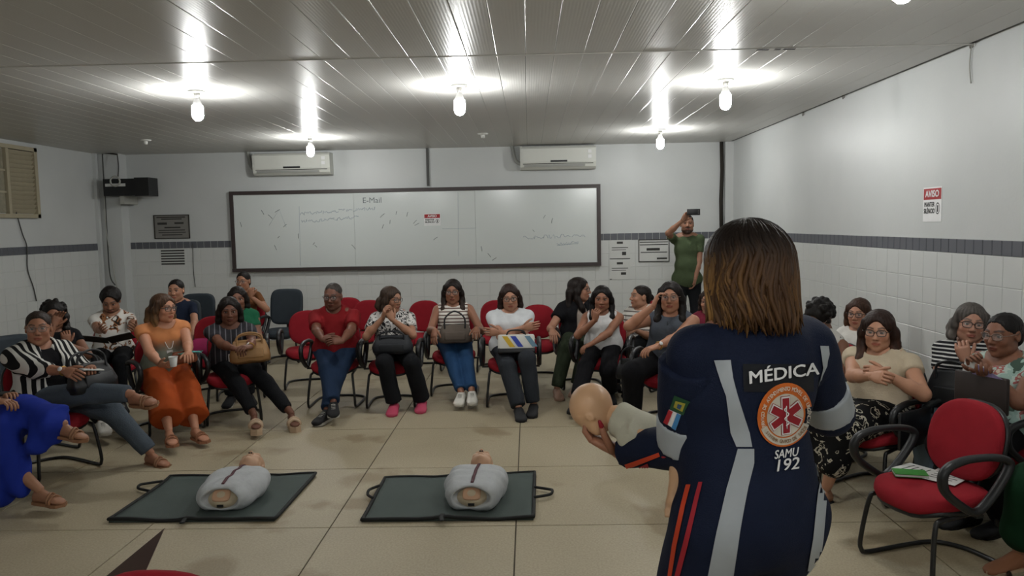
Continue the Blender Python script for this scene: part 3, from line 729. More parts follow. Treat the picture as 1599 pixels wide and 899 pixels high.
def hand_geo(wr, d, n, side, s=1.0, curl=0.5, spread=0.06, thumb=0.6):
    """wr wrist, d finger direction, n palm normal (out of the palm), side +1 right hand / -1 left hand"""
    d = unit(d); n = unit(np.asarray(n)-d*np.dot(n, d)); lat = np.cross(d, n)*side   # lat points to the thumb side
    P = []; L = 0.085*s
    rings = []
    for t, hw, ht in ((-0.12, 0.026, 0.021), (0.1, 0.029, 0.020), (0.45, 0.038, 0.018), (0.8, 0.041, 0.0145), (1.0, 0.039, 0.0115)):
        o = sup(10, hw*s, ht*s, 2.4); c = wr+d*L*t
        rings.append([c+lat*a+n*b for a, b in o])
    P.append(loft(rings))
    lens = (0.072, 0.080, 0.074, 0.058); offs = (0.029, 0.0095, -0.010, -0.029)
    for q in range(4):
        b = wr+d*L*0.97+lat*offs[q]*s; dr = unit(d+lat*(offs[q]/0.03)*spread); cu = curl*(1.0+0.12*q); pts = [b-dr*0.012*s, b]; a = 0
        for k, fr in enumerate((0.46, 0.30, 0.24)):
            a += cu*(0.75, 1.0, 0.7)[k]; pts.append(pts[-1]+(dr*math.cos(a)+n*math.sin(a))*lens[q]*fr*s)
        r = np.array([0.0095, 0.0095, 0.0088, 0.0078, 0.0058])*s*(1.0 if q < 3 else 0.9)
        P.append(tube(pts, r, 6))
    b = wr+d*L*0.18+lat*0.026*s; td = unit(d*0.75+lat*0.62+n*0.35*thumb)
    P.append(tube([b-td*0.01*s, b+td*0.032*s, b+(td*0.032)*s+unit(td+d*0.4+n*0.2*thumb)*0.030*s, b+td*0.032*s+unit(td+d*0.7+n*0.4*thumb)*0.056*s], np.array([0.014, 0.012, 0.0105, 0.007])*s, 6))
    return merge(*P)
def foot_geo(heel, d, up, s=1.0, grow=0.0, flat=False, width=1.0, toes=True):
    d = unit(d); up = unit(np.asarray(up)-d*np.dot(up, d)); lat = np.cross(d, up); rings = []
    prof = ((-0.02, 0.018, 0.040), (0.03, 0.027, 0.060), (0.09, 0.030, 0.082), (0.28, 0.031, 0.086), (0.5, 0.034, 0.062), (0.72, 0.041, 0.042), (0.88, 0.039, 0.030), (0.97, 0.028, 0.024), (1.01, 0.012, 0.016))
    for t, hw, ht in prof:
        c = heel+d*t*0.235*s*(1+grow*1.2)-d*grow*0.12*s; hw = hw*s*width+grow*0.12; ht = ht*s+grow*0.13; ring = []
        for k in range(14):
            a = 2*math.pi*k/14; x = math.cos(a); z = math.sin(a)
            zz = ht*0.5+ht*0.5*z if z > 0 else ht*0.5+ht*0.5*max(z*1.5, -1)
            ring.append(c+lat*hw*x*(1 if z > -0.3 else 0.9)+up*zz)
        rings.append(ring)
    return loft(rings)
def ik(a, t, l1, l2, pole):
    a = np.asarray(a, float); t = np.asarray(t, float); d = t-a; L = np.linalg.norm(d); mx = (l1+l2)*0.992
    if L > mx: t = a+d/L*mx; L = mx
    if L < abs(l1-l2)+0.06: L = abs(l1-l2)+0.06; t = a+unit(d)*L
    d = unit(d); x = (l1*l1-l2*l2+L*L)/(2*L); y = math.sqrt(max(l1*l1-x*x, 0)); p = unit(np.asarray(pole)-d*np.dot(pole, d))
    return a+d*x+p*y, t
M_SKIN = attr_mat('skin', 0.52, 0.35)
M_HAIR = attr_mat('hair', 0.55, 0.22, 0.5, (70, 70, 12))
M_GLASS = mat('spectacle_frame', '#17110f', 0.3, spec=0.5); M_GLASSW = mat('pale_spectacle_frame', '#8a7468', 0.3, 0.5)
M_SOLE = mat('white_rubber_sole', '#b8b6ae', 0.7); M_LENS = None
def lens_mat():
    m, nt, b = nmat('spectacle_lens'); b.inputs['Base Color'].default_value = (1, 1, 1, 1); b.inputs['Roughness'].default_value = 0.05
    b.inputs['Alpha'].default_value = 0.10; return m
M_LENS = lens_mat()
def HP(px, py, Y, fd=None, pn=None, curl=0.5, pole=None, **k): return dict(pos=atY(px, py, Y), fd=fd, pn=pn, curl=curl, pole=pole, **k)
def HL(r, f, u, fd=None, pn=None, curl=0.5, pole=None, **k): return dict(loc=(r, f, u), fd=fd, pn=pn, curl=curl, pole=pole, **k)
def FP(px, py, d=None): return dict(g=atZ(px, py, 0.0), d=d)
def FA(px, py, Y, d=None, up=None, pole=None): return dict(ank=atY(px, py, Y), d=d, up=up, pole=pole)
def FL(r, f, d=None): return dict(loc=(r, f), d=d)
def seeded(key): return sum(ord(c)*(i+3) for i, c in enumerate(key)) % 99991
def hair_geo(H, hx, style, s, rnd, hr, length=0.2, vol=0.0, h=0.007):
    """style: crop, back (pulled back), bob, long, curly; built in head space (right, forward, up)"""
    F = Field(h); v = vol
    if style == 'crop':
        F.ell((0, -0.016, 0.038), (0.078+v, 0.098+v, 0.083+v), k=0.02); F.ell((0, -0.06, -0.02), (0.06, 0.045, 0.05), k=0.02)
        F.ell((0, 0.108, -0.012), (0.078, 0.078, 0.100), k=0.012, op='s'); F.ell((0, 0.03, -0.085), (0.12, 0.07, 0.07), k=0.02, op='s')
    elif style == 'back':
        F.ell((0, -0.014, 0.036), (0.0775+v, 0.1005+v, 0.081+v), k=0.02); F.ell((0, -0.07, -0.02), (0.062, 0.04, 0.06), k=0.02)
        F.ell((0, 0.108, -0.012), (0.080, 0.075, 0.098), k=0.012, op='s'); F.ell((0, 0.02, -0.06), (0.11, 0.055, 0.075), k=0.02, op='s')
        F.ell((0, -0.115, -0.005), (0.034, 0.03, 0.034), k=0.012)
        if length > 0.1: 
            F.cap((0, -0.12, -0.01), (0.02, -0.13, -0.10), 0.026, 0.03, k=0.01); F.cap((0.02, -0.13, -0.10), (0.05, -0.11, -0.05-length), 0.028, 0.014, k=0.01)
    elif style == 'curly':
        rr = np.random.RandomState(rnd)
        F.ell((0, -0.020, 0.045), (0.084+v, 0.104+v, 0.088+v), k=0.02)
        for q in range(70):
            a = unit(rr.randn(3)); 
            if a[2] < -0.55: continue
            if a[1] > 0.45 and a[2] < 0.75: continue
            F.ell(np.array([0, -0.02, 0.045])+a*np.array([0.086, 0.104, 0.088])*(1+v*8), (0.021, 0.021, 0.021), k=0.008)
        if length > 0.1:
            for q in range(50):
                a = rr.uniform(1.1, 5.2); z = rr.uniform(-length, 0.0); F.ell((math.sin(a)*0.092, math.cos(a)*0.092-0.02, z), (0.026, 0.026, 0.028), k=0.012)
        F.ell((0, 0.115, -0.015), (0.068, 0.075, 0.100), k=0.012, op='s')
    else:
        part = 0.02
        F.ell((0, -0.017, 0.038), (0.084+v, 0.105+v, 0.086+v), k=0.02)
        F.ell((0, -0.055, -0.03), (0.082+v, 0.062+v, 0.075), k=0.03)
        L = length; rr = np.random.RandomState(rnd)
        for q in range(9):
            x = -0.068+0.017*q; w_ = 0.03+v*0.5; yb_ = -0.095-0.02*math.sqrt(max(0, 1-(x/0.075)**2))+0.02
            F.cap((x*1.05, yb_, -0.02), (x*1.15, yb_-0.004, -0.6*L), w_, w_*0.95, k=0.02)
            F.cap((x*1.15, yb_-0.004, -0.6*L), (x*1.2+rr.uniform(-.008, .008), yb_+rr.uniform(-.005, .015), -L*rr.uniform(0.9, 1.06)), w_*0.95, w_*0.45, k=0.02)
        for q in (-1, 1):
            F.cap((q*0.071, 0.022, 0.052), (q*(0.086+v), 0.012, -0.02), 0.022, 0.024, k=0.02)
            F.cap((q*(0.084+v), 0.0, -0.01), (q*(0.088+v), -0.005, -0.09), 0.028, 0.029, k=0.02)
            if style == 'long':
                F.cap((q*0.086, 0.0, -0.08), (q*0.088, 0.045, -0.17), 0.029, 0.030, k=0.02); F.cap((q*0.088, 0.045, -0.17), (q*0.075, 0.075, -L), 0.030, 0.012, k=0.02)
            else:
                F.cap((q*0.086, 0.0, -0.08), (q*0.083, 0.0, -L*0.9), 0.028, 0.015, k=0.02)
        F.ell((0, 0.120, -0.022), (0.063, 0.080, 0.108), k=0.010, op='s')
    def gr(X, Y, Z):
        a = np.arctan2(X, -Y+0.0)
        return 0.0016*np.sin(a*34+6*np.sin(Z*14+rnd)+Y*0)+0.0011*np.sin(a*71+Z*20) if style != 'curly' else 0.002*np.sin(X*260)*np.sin(Y*240)*np.sin(Z*250)
    return F.mesh(groove=gr, noise=0.004 if style == 'crop' else 0.0, nscale=22, seed=rnd)
PEOPLE = {}
def person(key, lab, head, th, s=0.94, lean=-6, side=0, yaw=None, pitch=4, tilt=0, R=None, L=None, fR=None, fL=None, skin='#a9795f', sex='f', w=1.0, d=1.0,
           top=None, bottom=None, shoes=None, hair=None, glasses=None, standing=False, hipz=0.515, vox=0.0125, beard=0.0, lip=None, neck_f=0.035, headscale=1.0, arm=1.0, hips=1.0, group='people seated in the circle', extra=None):
    rnd = seeded(key); sk = np.array(lin(skin)); hc = np.array(lin(hair.get('col', '#1b1512')))
    t = math.radians(th); F_ = np.array([math.sin(t), -math.cos(t), 0]); R_ = np.array([-math.cos(t), -math.sin(t), 0]); Z_ = np.array([0, 0, 1.0])
    Hd = atY(*head); ln = math.radians(lean); sd = math.radians(side)
    up = unit(Z_*math.cos(ln)*math.cos(sd)+F_*math.sin(ln)+R_*math.sin(sd)); Fo = unit(F_-up*np.dot(F_, up)); Ro = np.cross(Fo, up)
    nk = 0.125*s; N = Hd-np.array([0, 0, nk*0.95])-F_*neck_f
    Tl = (N[2]-hipz)/up[2]; Hc = N-up*Tl
    base = np.array([Hc[0], Hc[1], 0.0])
    def W(r, f, u): return Hc+R_*r+F_*f+Z_*u
    def D(v): return R_*v[0]+F_*v[1]+Z_*v[2]
    sw = 0.163*s*w**0.5
    S = {1: N-up*0.072*s+Ro*sw, -1: N-up*0.072*s-Ro*sw}
    hj = {1: Hc+R_*0.088*s*w, -1: Hc-R_*0.088*s*w}
    lu, lf, lt, ls = 0.275*s*arm, 0.245*s*arm, 0.405*s, 0.40*s
    arms = {}; thumbs = {}
    for q, hs in ((1, R), (-1, L)):
        if hs is None: hs = HL(0.10*q, 0.33, 0.12, fd=(-q*0.5, 1, -0.3), pn=(0, 0, -1))
        P = hs['pos'] if 'pos' in hs else W(*hs['loc'])
        pole = D(hs['pole']) if hs.get('pole') is not None else (R_*q*0.6-Z_*1.0-F_*0.5)
        E, P = ik(S[q], P, lu, lf, pole); fa = unit(P-E)
        fd = fa if hs.get('fd') is None else unit(D(hs['fd'])); pn = D(hs['pn']) if hs.get('pn') is not None else (-Z_ if abs(fd[2]) < 0.8 else F_)
        arms[q] = (E, P, fd, pn, hs.get('curl', 0.5)); thumbs[q] = hs.get('thumb', 0.6)
    legs = {}
    for q, fs in ((1, fR), (-1, fL)):
        if fs is None: fs = FL(0.10*q, 0.0 if standing else 0.46)
        fdir = D(fs['d']) if fs.get('d') is not None else unit(F_+R_*q*0.18)
        upf = Z_
        if 'ank' in fs:
            A = fs['ank']; upf = D(fs['up']) if fs.get('up') is not None else Z_
        else:
            g = fs['g'] if 'g' in fs else base+R_*fs['loc'][0]+F_*fs['loc'][1]
            A = np.array([g[0], g[1], 0])-fdir*0.075*s+Z_*(0.085*s+shoes.get('lift', 0.0))
        pole = D(fs['pole']) if fs.get('pole') is not None else F_*1.0+Z_*(0.05 if standing else 1.0)+R_*q*0.05
        K, A = ik(hj[q], A, lt*(1.06 if standing else 1), ls*(1.06 if standing else 1), pole); legs[q] = (K, A, unit(fdir), unit(upf))
    # head frame
    y = math.radians(th if yaw is None else yaw); hf0 = np.array([math.sin(y), -math.cos(y), 0]); hr = np.array([-math.cos(y), -math.sin(y), 0])
    pt = math.radians(pitch); hf = hf0*math.cos(pt)-Z_*math.sin(pt); hu = np.cross(hr, hf)
    tl = math.radians(tilt); hr, hu = hr*math.cos(tl)+hu*math.sin(tl), hu*math.cos(tl)-hr*math.sin(tl)
    HA = np.array([hr, hf, hu]); hs_ = 1.02*s*headscale/0.97
    def toW(V): return Hd+(np.asarray(V)*hs_)@HA
    ax = axes(Ro, Fo, up)
    def torso(F, g, pel=True, shoulders=True, k=0.045):
        if pel: F.ell(Hc+up*0.03*s, np.array([0.172*w*hips, 0.128*d*hips, 0.125])*s+(g+0.014 if g > 0 else g), ax, k=k)
        F.ell(Hc+up*Tl*0.33+Fo*0.015*d, np.array([0.146*w, 0.118*d, 0.15])*s+g, ax, k=k)
        F.ell(Hc+up*Tl*0.66, np.array([0.150*w**0.7, 0.108*d**0.6, 0.16])*s+g, ax, k=k)
        if shoulders: F.cap(S[1]-Ro*0.03*s, S[-1]+Ro*0.03*s, 0.050*s+g, k=0.03)
        F.ell(Hc+up*Tl*0.84-Fo*0.015*s, np.array([0.135*w**0.5, 0.085, 0.10])*s+g, ax, k=k)
        if sex == 'f':
            for q in (1, -1): F.ell(Hc+up*Tl*0.62+Fo*0.085*s*d**0.5+Ro*0.068*s*q, np.array([0.064, 0.052, 0.062])*s*w**0.4+g, ax, k=0.035)
    fat = w**0.6
    # ---- body skin (one mesh)
    F = Field(vox); torso(F, -0.010)
    F.cap(N-up*0.03*s, Hd-hu*0.055*s-hf*0.032*s, 0.054*s, 0.047*s, k=0.03); F.cap(S[1]*0.55+N*0.45, S[-1]*0.55+N*0.45, 0.050*s, k=0.05)
    for q in (1, -1):
        E, P, fd, pn, cu = arms[q]
        F.cap(S[q], E, 0.047*s*fat, 0.037*s*fat, k=0.03); F.cap(E, E*0.65+P*0.35, 0.038*s*fat, 0.037*s*fat, k=0.02); F.cap(E*0.65+P*0.35, P, 0.036*s*fat, 0.024*s*fat**0.5, k=0.02)
        K, A, fdir, upf = legs[q]
        F.cap(hj[q], K, 0.078*s*fat, 0.050*s*fat, k=0.03); F.cap(K, K*0.65+A*0.35, 0.050*s*fat, 0.050*s*fat, k=0.02); F.cap(K*0.65+A*0.35, A, 0.048*s*fat, 0.030*s, k=0.02)
    V, Fc = F.mesh(); n0 = len(V); parts = [(V, [tuple(f) for f in Fc])]; C = [np.tile(sk, (n0, 1))]
    HV, HF = HEADS[sex]; parts.append((toW(HV), [tuple(f) for f in HF])); C.append(head_colors(HV, sk, hc, beard, lip))
    for q in (-1, 1):
        EV, EF = sphere((q*0.0305, 0.0745, 0.0045), 0.0128, 14, 12); EV = EV.copy()
        parts.append((toW(EV), [tuple(f) for f in EF])); ec = np.tile(np.array([0.36, 0.33, 0.31]), (len(EV), 1)); rr = np.hypot(EV[:, 0]-q*0.0305, EV[:, 2]-0.0045)
        ec[(rr < 0.0078) & (EV[:, 1] > 0.078)] = (0.03, 0.018, 0.012); ec[EV[:, 2] > 0.0045+0.0042] = sk*0.7; ec[EV[:, 2] < 0.0045-0.0052] = sk*0.8; C.append(ec)
    for q in (1, -1):
        E, P, fd, pn, cu = arms[q]
        g = hand_geo(P, fd, pn, q, s*1.02, cu, thumb=thumbs[q]); parts.append(g); hcx = np.tile(sk*0.98, (len(g[0]), 1)); C.append(hcx)
        K, A, fdir, upf = legs[q]; heel = A-fdir*0.045*s-upf*0.080*s
        g = foot_geo(heel, fdir, upf, s); parts.append(g); C.append(np.tile(sk*0.95, (len(g[0]), 1)))
    V, Fc = merge(*parts); C = np.concatenate(C)
    root = empty('person', base); tag(root, lab, 'person', group)
    obj('body', (V-base, Fc), M_SKIN, root, True, {'col': ('FLOAT_COLOR', C)})
    def bl(V):
        q = np.asarray(V)-Hc; return np.stack([q@Ro, q@Fo, q@up], 1)
    def garment(name, F, m, noise=0.004, ns=9, label=None, parent=None):
        V, Fc = F.mesh(noise=noise, nscale=ns, seed=rnd+len(name)); o = obj(name, (V-base, Fc), m, parent or root, True, {'bl': ('FLOAT_VECTOR', bl(V))})
        if label: o['label'] = label
        return o
    res = dict(root=root, Hc=Hc, N=N, Hd=Hd, W=W, D=D, arms=arms, legs=legs, S=S, toW=toW, F=F_, R=R_, up=up, Fo=Fo, Ro=Ro, Tl=Tl, base=base, s=s, garment=garment, th=th, HA=HA, bl=bl, torso=torso, hj=hj)
    # ---- trousers / skirt
    if bottom:
        b = bottom; F = Field(vox); g = b.get('g', 0.010); kind = b.get('kind', 'trousers'); lens_ = b.get('lens', {})
        F.ell(Hc+up*0.02*s, np.array([0.176*w*hips, 0.134*d*hips, 0.13])*s+g, ax, k=0.05); F.ell(Hc+up*0.11*s, np.array([0.146*w, 0.112*d, 0.08])*s+g*0.6, ax, k=0.05)
        kw = b.get('knee', 0.062)*0.9; aw = b.get('ankle', 0.050)*0.92
        for q in (1, -1):
            K, A, fdir, upf = legs[q]; ln_ = lens_.get(q, b.get('len', 0.97)); T_ = K*(1-ln_)+A*ln_
            F.cap(hj[q]+(K-hj[q])*0.02, K, b.get('thigh', 0.080)*s*fat+g, kw*s*fat+g, k=0.03)
            if ln_ > 0.05:
                dn = unit(A-K); F.cap(K, K+(A-K)*(ln_+0.06), kw*s*fat+g, aw*s+g, k=0.025, cut=(T_, dn))
        if kind == 'skirt':
            K1, A1 = legs[1][:2]; K2, A2 = legs[-1][:2]
            for z in np.linspace(0.12, 1.0, 6): F.cap(hj[1]+(K1-hj[1])*z, hj[-1]+(K2-hj[-1])*z, 0.072*s*fat+g, k=0.04)
            if ln_ > 0.1 and not lens_:
                for z in np.linspace(0.1, ln_, 6): F.cap(K1+(A1-K1)*z, K2+(A2-K2)*z, 0.062*s+g, k=0.04)
        for ca in b.get('extra', ()):
            F.cap(np.array(ca[0]), np.array(ca[1]), ca[2], ca[3], k=0.05)
        bottomprims = list(F.p); F.plane(Hc+up*0.17*s, up)
        if not b.get('part_of_top'): garment(b.get('name', 'skirt' if kind == 'skirt' else 'trousers'), F, b['m'], b.get('noise', 0.005), b.get('ns', 8))
    # ---- top
    if top:
        a = top; F = Field(a.get('vox', vox)); g = a.get('g', 0.011); slv = a.get('sleeve', 0.45)
        torso(F, g, True, slv > 0 or a.get('wide', True))
        if slv > 0:
            for q in (1, -1):
                E, P = arms[q][:2]; rs = a.get('sr', 0.054)*s*fat*(0.93 if slv > 1 else 0.86)
                if slv <= 1.0:
                    T_ = S[q]+(E-S[q])*slv; dn = unit(E-S[q]); F.cap(S[q], S[q]+(E-S[q])*(slv+0.12), rs+g*0.5, rs*0.90+g*0.5, k=0.02, cut=(T_, dn))
                else:
                    F.cap(S[q], E, rs+g*0.5, rs*0.86+g*0.5, k=0.035); T_ = E+(P-E)*(slv-1); dn = unit(P-E); F.cap(E, E+(P-E)*(slv-1+0.1), rs*0.86+g*0.5, rs*0.72+g*0.5, k=0.02, cut=(T_, dn))
        if bottom and bottom.get('part_of_top'): F.p += bottomprims
        nr = a.get('neck', 0.075); nc = N+Fo*a.get('nf', 0.045)*s+up*a.get('nu', 0.03)*s
        F.ell(nc, np.array([nr, nr, nr*a.get('nv', 1.1)])*s, ax, k=0.01, op='s')
        if slv == 0:
            for q in (1, -1): F.ell(S[q]+Ro*q*0.045*s-up*0.01, np.array([0.062, 0.16, 0.105])*s, ax, k=0.012, op='s')
        hem = a.get('hem', -0.05)
        if not (bottom and bottom.get('part_of_top')): F.plane(Hc+up*hem*s, -up)
        o = garment(a.get('name', 'shirt'), F, a['m'], a.get('noise', 0.0045), a.get('ns', 9)); res['shirt'] = o
        if a.get('over'):      # an open layer worn over the shirt
            b = a['over']; F = Field(vox); torso(F, 0.024); sl2 = b.get('sleeve', 0.45)
            for q in (1, -1):
                E, P = arms[q][:2]; T_ = S[q]+(E-S[q])*min(sl2, 1); F.cap(S[q], S[q]+(E-S[q])*(min(sl2, 1)+0.1), 0.068*s*fat, 0.064*s*fat, k=0.035, cut=(T_, unit(E-S[q])))
                if sl2 > 1: F.cap(E, E+(P-E)*(sl2-1), 0.062*s*fat, 0.05*s*fat, k=0.02)
            F.ell(N+Fo*0.03+up*0.03, np.array([0.085, 0.1, 0.1])*s, ax, k=0.01, op='s')
            F.ell(Hc+up*Tl*0.45+Fo*0.2*s+Ro*b.get('off', 0)*s, np.array([b.get('gap', 0.075), 0.16, Tl*0.75])*1.0, ax, k=0.015, op='s')
            F.plane(Hc-up*0.06*s, -up); garment(b.get('name', 'cardigan'), F, b['m'], 0.006, 8)
    # ---- shoes
    sh = shoes or {}
    for q in (1, -1):
        K, A, fdir, upf = legs[q]; heel = A-fdir*0.045*s-upf*0.080*s; kd = sh.get('kind', 'shoe'); m = sh.get('m')
        lat = np.cross(fdir, upf); lift = sh.get('lift', 0.0)
        def P3(t, x, z): return heel+fdir*t*0.235*s+lat*x+upf*z-base
        if kd in ('shoe', 'sneaker', 'clog', 'flat'):
            g = foot_geo(heel, fdir, upf, s, 0.11 if kd != 'flat' else 0.06, width=1.0 if kd != 'clog' else 1.12)
            if kd == 'flat': g = (g[0], g[1])
            o = obj('shoe', (g[0]-base-upf*0.006, g[1]), m, root)
            ring = [[P3(t, x*1.16, z) for t, x in ((-0.05, 0), (0.0, .024*s), (0.2, .033*s), (.5, .034*s), (.75, .044*s), (.93, .040*s), (1.06, 0), (.93, -.040*s), (.75, -.044*s), (.5, -.034*s), (.2, -.033*s), (0.0, -.024*s))] for z in (-0.013, 0.010)]
            obj('sole', loft(ring), sh.get('sole', M_SOLE), o, False)
            if kd == 'sneaker':
                for z in range(4): obj('lace', tube([P3(0.48+z*0.08, -0.018, 0.066*s-z*0.008+0.008), P3(0.50+z*0.08, 0, 0.078*s-z*0.009), P3(0.48+z*0.08, 0.018, 0.066*s-z*0.008+0.008)], 0.003, 5), sh.get('lace', M_SOLE), o)
        else:
            ring = [[P3(t, x*1.12, z) for t, x in ((-0.06, 0), (0.0, .024*s), (0.2, .033*s), (.5, .033*s), (.75, .044*s), (.93, .041*s), (1.06, 0), (.93, -.041*s), (.75, -.044*s), (.5, -.033*s), (.2, -.033*s), (0.0, -.024*s))] for z in (-0.016-lift, 0.002)]
            o = obj('sandal', loft(ring), m, root, False)
            for t0, t1, z in ((0.55, 0.62, 0.058), (0.72, 0.70, 0.046)) if sh.get('straps', 2) > 1 else ((0.66, 0.66, 0.052),):
                obj('strap', tube(spline([P3(t0, -0.040*s, 0.0), P3(t0, -0.038*s, z*0.6), P3((t0+t1)/2, 0, z+0.004), P3(t1, 0.038*s, z*0.6), P3(t1, 0.040*s, 0.0)], 3), sh.get('sw', 0.009), 6, flat=(upf, 0.6)), m, o)
            if sh.get('ankle'): obj('ankle_strap', tube([P3(0.12+0.16*math.cos(v), 0.034*s*math.sin(v), 0.085) for v in np.linspace(0, 6.283, 14, endpoint=False)], 0.006, 6, True), m, o)
    # ---- hair
    hv, hfc = hair_geo(None, None, hair.get('style', 'bob'), s, rnd % 17, hr, hair.get('len', 0.2), hair.get('vol', 0.0), hair.get('h', 0.007))
    tipc = np.array(lin(hair.get('tip', hair.get('col', '#1b1512')))); mixt = smooth01(-hv[:, 2], -0.02, hair.get('len', 0.2))[:, None]
    strand = (0.85+0.3*np.sin(np.arctan2(hv[:, 0], -hv[:, 1])*23+hv[:, 2]*30))[:, None]
    obj('hair', (toW(hv)-base, hfc), M_HAIR, root, True, {'col': ('FLOAT_COLOR', np.clip((hc*(1-mixt)+tipc*mixt)*strand, 0, 1))}) if not hair.get('none') else None
    # ---- glasses
    if glasses:
        fr = M_GLASS if glasses is True else glasses; ringp = []
        for q in (-1, 1):
            o_ = sup(16, 0.0245, 0.0185, 3.0); ringp.append(tube([toW((q*0.0315+x, 0.1015-0.25*abs(q*0.0315+x)*0.9+0.0, 0.003+z)) for x, z in o_], 0.0024*s, 5, True))
        o = obj('glasses', merge(*[(v-base, f) for v, f in ringp], *[(v-base, f) for v, f in [tube([toW((-0.009, 0.101, 0.008)), toW((0, 0.1045, 0.010)), toW((0.009, 0.101, 0.008))], 0.0024*s, 5)]+[tube([toW((q*0.056, 0.089, 0.008)), toW((q*0.076, 0.07, 0.010)), toW((q*0.079, -0.005, 0.012))], 0.0024*s, 5) for q in (-1, 1)]]), fr, root)
        for q in (-1, 1):
            o_ = sup(16, 0.0235, 0.0175, 3.0); V = [toW((q*0.0315+x, 0.1015-0.225*abs(q*0.0315+x), 0.003+z))-base for x, z in o_]
            obj('lens', (np.array(V), [tuple(range(16))]), M_LENS, o, False)
    PEOPLE[key] = res
    return res
# ------------------------------------------------------------------ cloths
def fab(col, rough=0.88, var=0.1): return mat('cloth_'+col.strip('#'), col, rough, var=var, scale=25, bump=0.25, bscale=120, spec=0.15)
JEANS = mat('blue_denim', '#27466b', 0.85, var=0.3, scale=7, bump=0.3, bscale=150, spec=0.15)
JEANSD = mat('dark_denim', '#1f2f47', 0.85, var=0.3, scale=7, bump=0.3, bscale=150, spec=0.15)
JEANSG = mat('grey_denim', '#4a525b', 0.85, var=0.25, scale=7, bump=0.3, bscale=150, spec=0.15)
BLK = fab('#131316'); BLKT = fab('#17181b')
P_ZEBRA = pattern('black_white_bold_stripes', 'vstripe', [(0.0, '#c9c8c2'), (0.46, '#141416')], 7.5, distort=1.2, ang=0.15)
P_HSTR = pattern('white_brown_fine_stripes', 'hstripe', [(0.0, '#d2cec6'), (0.66, '#5d4640')], 9.0)
P_NAVS = pattern('black_white_thin_stripes', 'hstripe', [(0.0, '#16161a'), (0.62, '#c4c3c0')], 13.0)
P_WST = pattern('white_grey_stripes', 'hstripe', [(0.0, '#c6c2bb'), (0.7, '#5c5552')], 7.0)
P_BLOUSE = pattern('dark_streaked_blouse', 'vstripe', [(0.0, '#2c2b30'), (0.82, '#6b6a70')], 7.0, distort=2.0)
P_TIEDYE = pattern('orange_green_bands', 'vgrad', [(0.0, '#6d6a5a'), (0.42, '#7d8478'), (0.62, '#b9774a'), (1.0, '#c78457')], 1.75)
P_ABSTR = pattern('black_white_swirls', 'floral', [(0.0, '#c9c6c2'), (0.47, '#1b1a1d'), (0.56, '#c9c6c2'), (0.66, '#1b1a1d')], 15, distort=1.6)
P_TRIBAL = pattern('white_tee_brown_print', 'floral', [(0.0, '#cdcac4'), (0.54, '#8a5a38'), (0.60, '#2a211c'), (0.66, '#cdcac4')], 12, distort=0.8)
P_DOTS = pattern('white_black_dots', 'dots', [(0.0, '#2a2a2c'), (0.16, '#cbc8c2')], 34)
P_FLORB = pattern('pale_green_floral', 'floral', [(0.0, '#3f5148'), (0.36, '#8fa79f'), (0.50, '#a7b8b0'), (0.58, '#9a5a58'), (0.64, '#b9aa98'), (0.70, '#7f9488')], 13, distort=0.5)
P_FLORS = pattern('black_white_leaf_skirt', 'floral', [(0.0, '#101012'), (0.55, '#b9b3a2'), (0.60, '#101012'), (0.68, '#b0aa9a')], 15, distort=1.0)
PINKR = mat('pink_rubber', '#b8435f', 0.6); BEIGE = mat('beige_leather', '#b39a80', 0.6); TANL = mat('tan_leather', '#8f5f43', 0.6); WSHOE = mat('white_canvas', '#cfccc4', 0.8)
BSHOE = mat('black_canvas', '#17171a', 0.7); GOLDS = mat('gold_sandal', '#8a6347', 0.5); NUDE = mat('nude_flat', '#9a7a68', 0.6); M_GOLD = mat('gold_metal', '#b08a4a', 0.35, 0.8)
def seat(p, lab, kind='red', off=0.05, dth=0, arms=(1, -1), s=0.98):
    b = p['base']+p['F']*off
    return chair(b[0], b[1], p['th']+dth, lab, kind, arms, s=s)
# ================================================================== the listeners, left to right
pA = person('blue', 'person in a long blue skirt with crossed legs at the left picture edge', (-72, 555, 4.75), 80, s=0.95, w=1.1, skin='#9a6f56',
    R=HP(2, 628, 4.5, curl=0.6), L=HL(-0.08, 0.30, 0.14), fR=FP(98, 800, (0.1, 1, 0)), fL=FA(112, 662, 4.62, (0.05, 1, -0.10), (0, 0.2, 1), pole=(-0.1, 0.6, 1)),
    top=dict(m=fab('#b98a6b'), sleeve=0.3), bottom=dict(m=mat('royal_blue_cloth', '#1a2e8c', 0.8, var=0.15, scale=6, spec=0.2), kind='skirt', lens={1: 0.22, -1: 0.92}, g=0.03, noise=0.016, ns=8, ankle=0.09, knee=0.08,
    extra=[((-3.25, 4.60, 0.48), (-3.16, 4.56, 0.14), 0.09, 0.07), ((-3.35, 4.62, 0.46), (-3.30, 4.56, 0.10), 0.10, 0.09), ((-3.45, 4.62, 0.46), (-3.43, 4.54, 0.09), 0.10, 0.085), ((-3.0, 4.62, 0.52), (-3.05, 4.58, 0.40), 0.09, 0.06)]),
    shoes=dict(kind='sandal', m=GOLDS), hair=dict(style='bob', col='#241a15', len=0.2))
seat(pA, 'red visitor chair under the person in the long blue skirt')
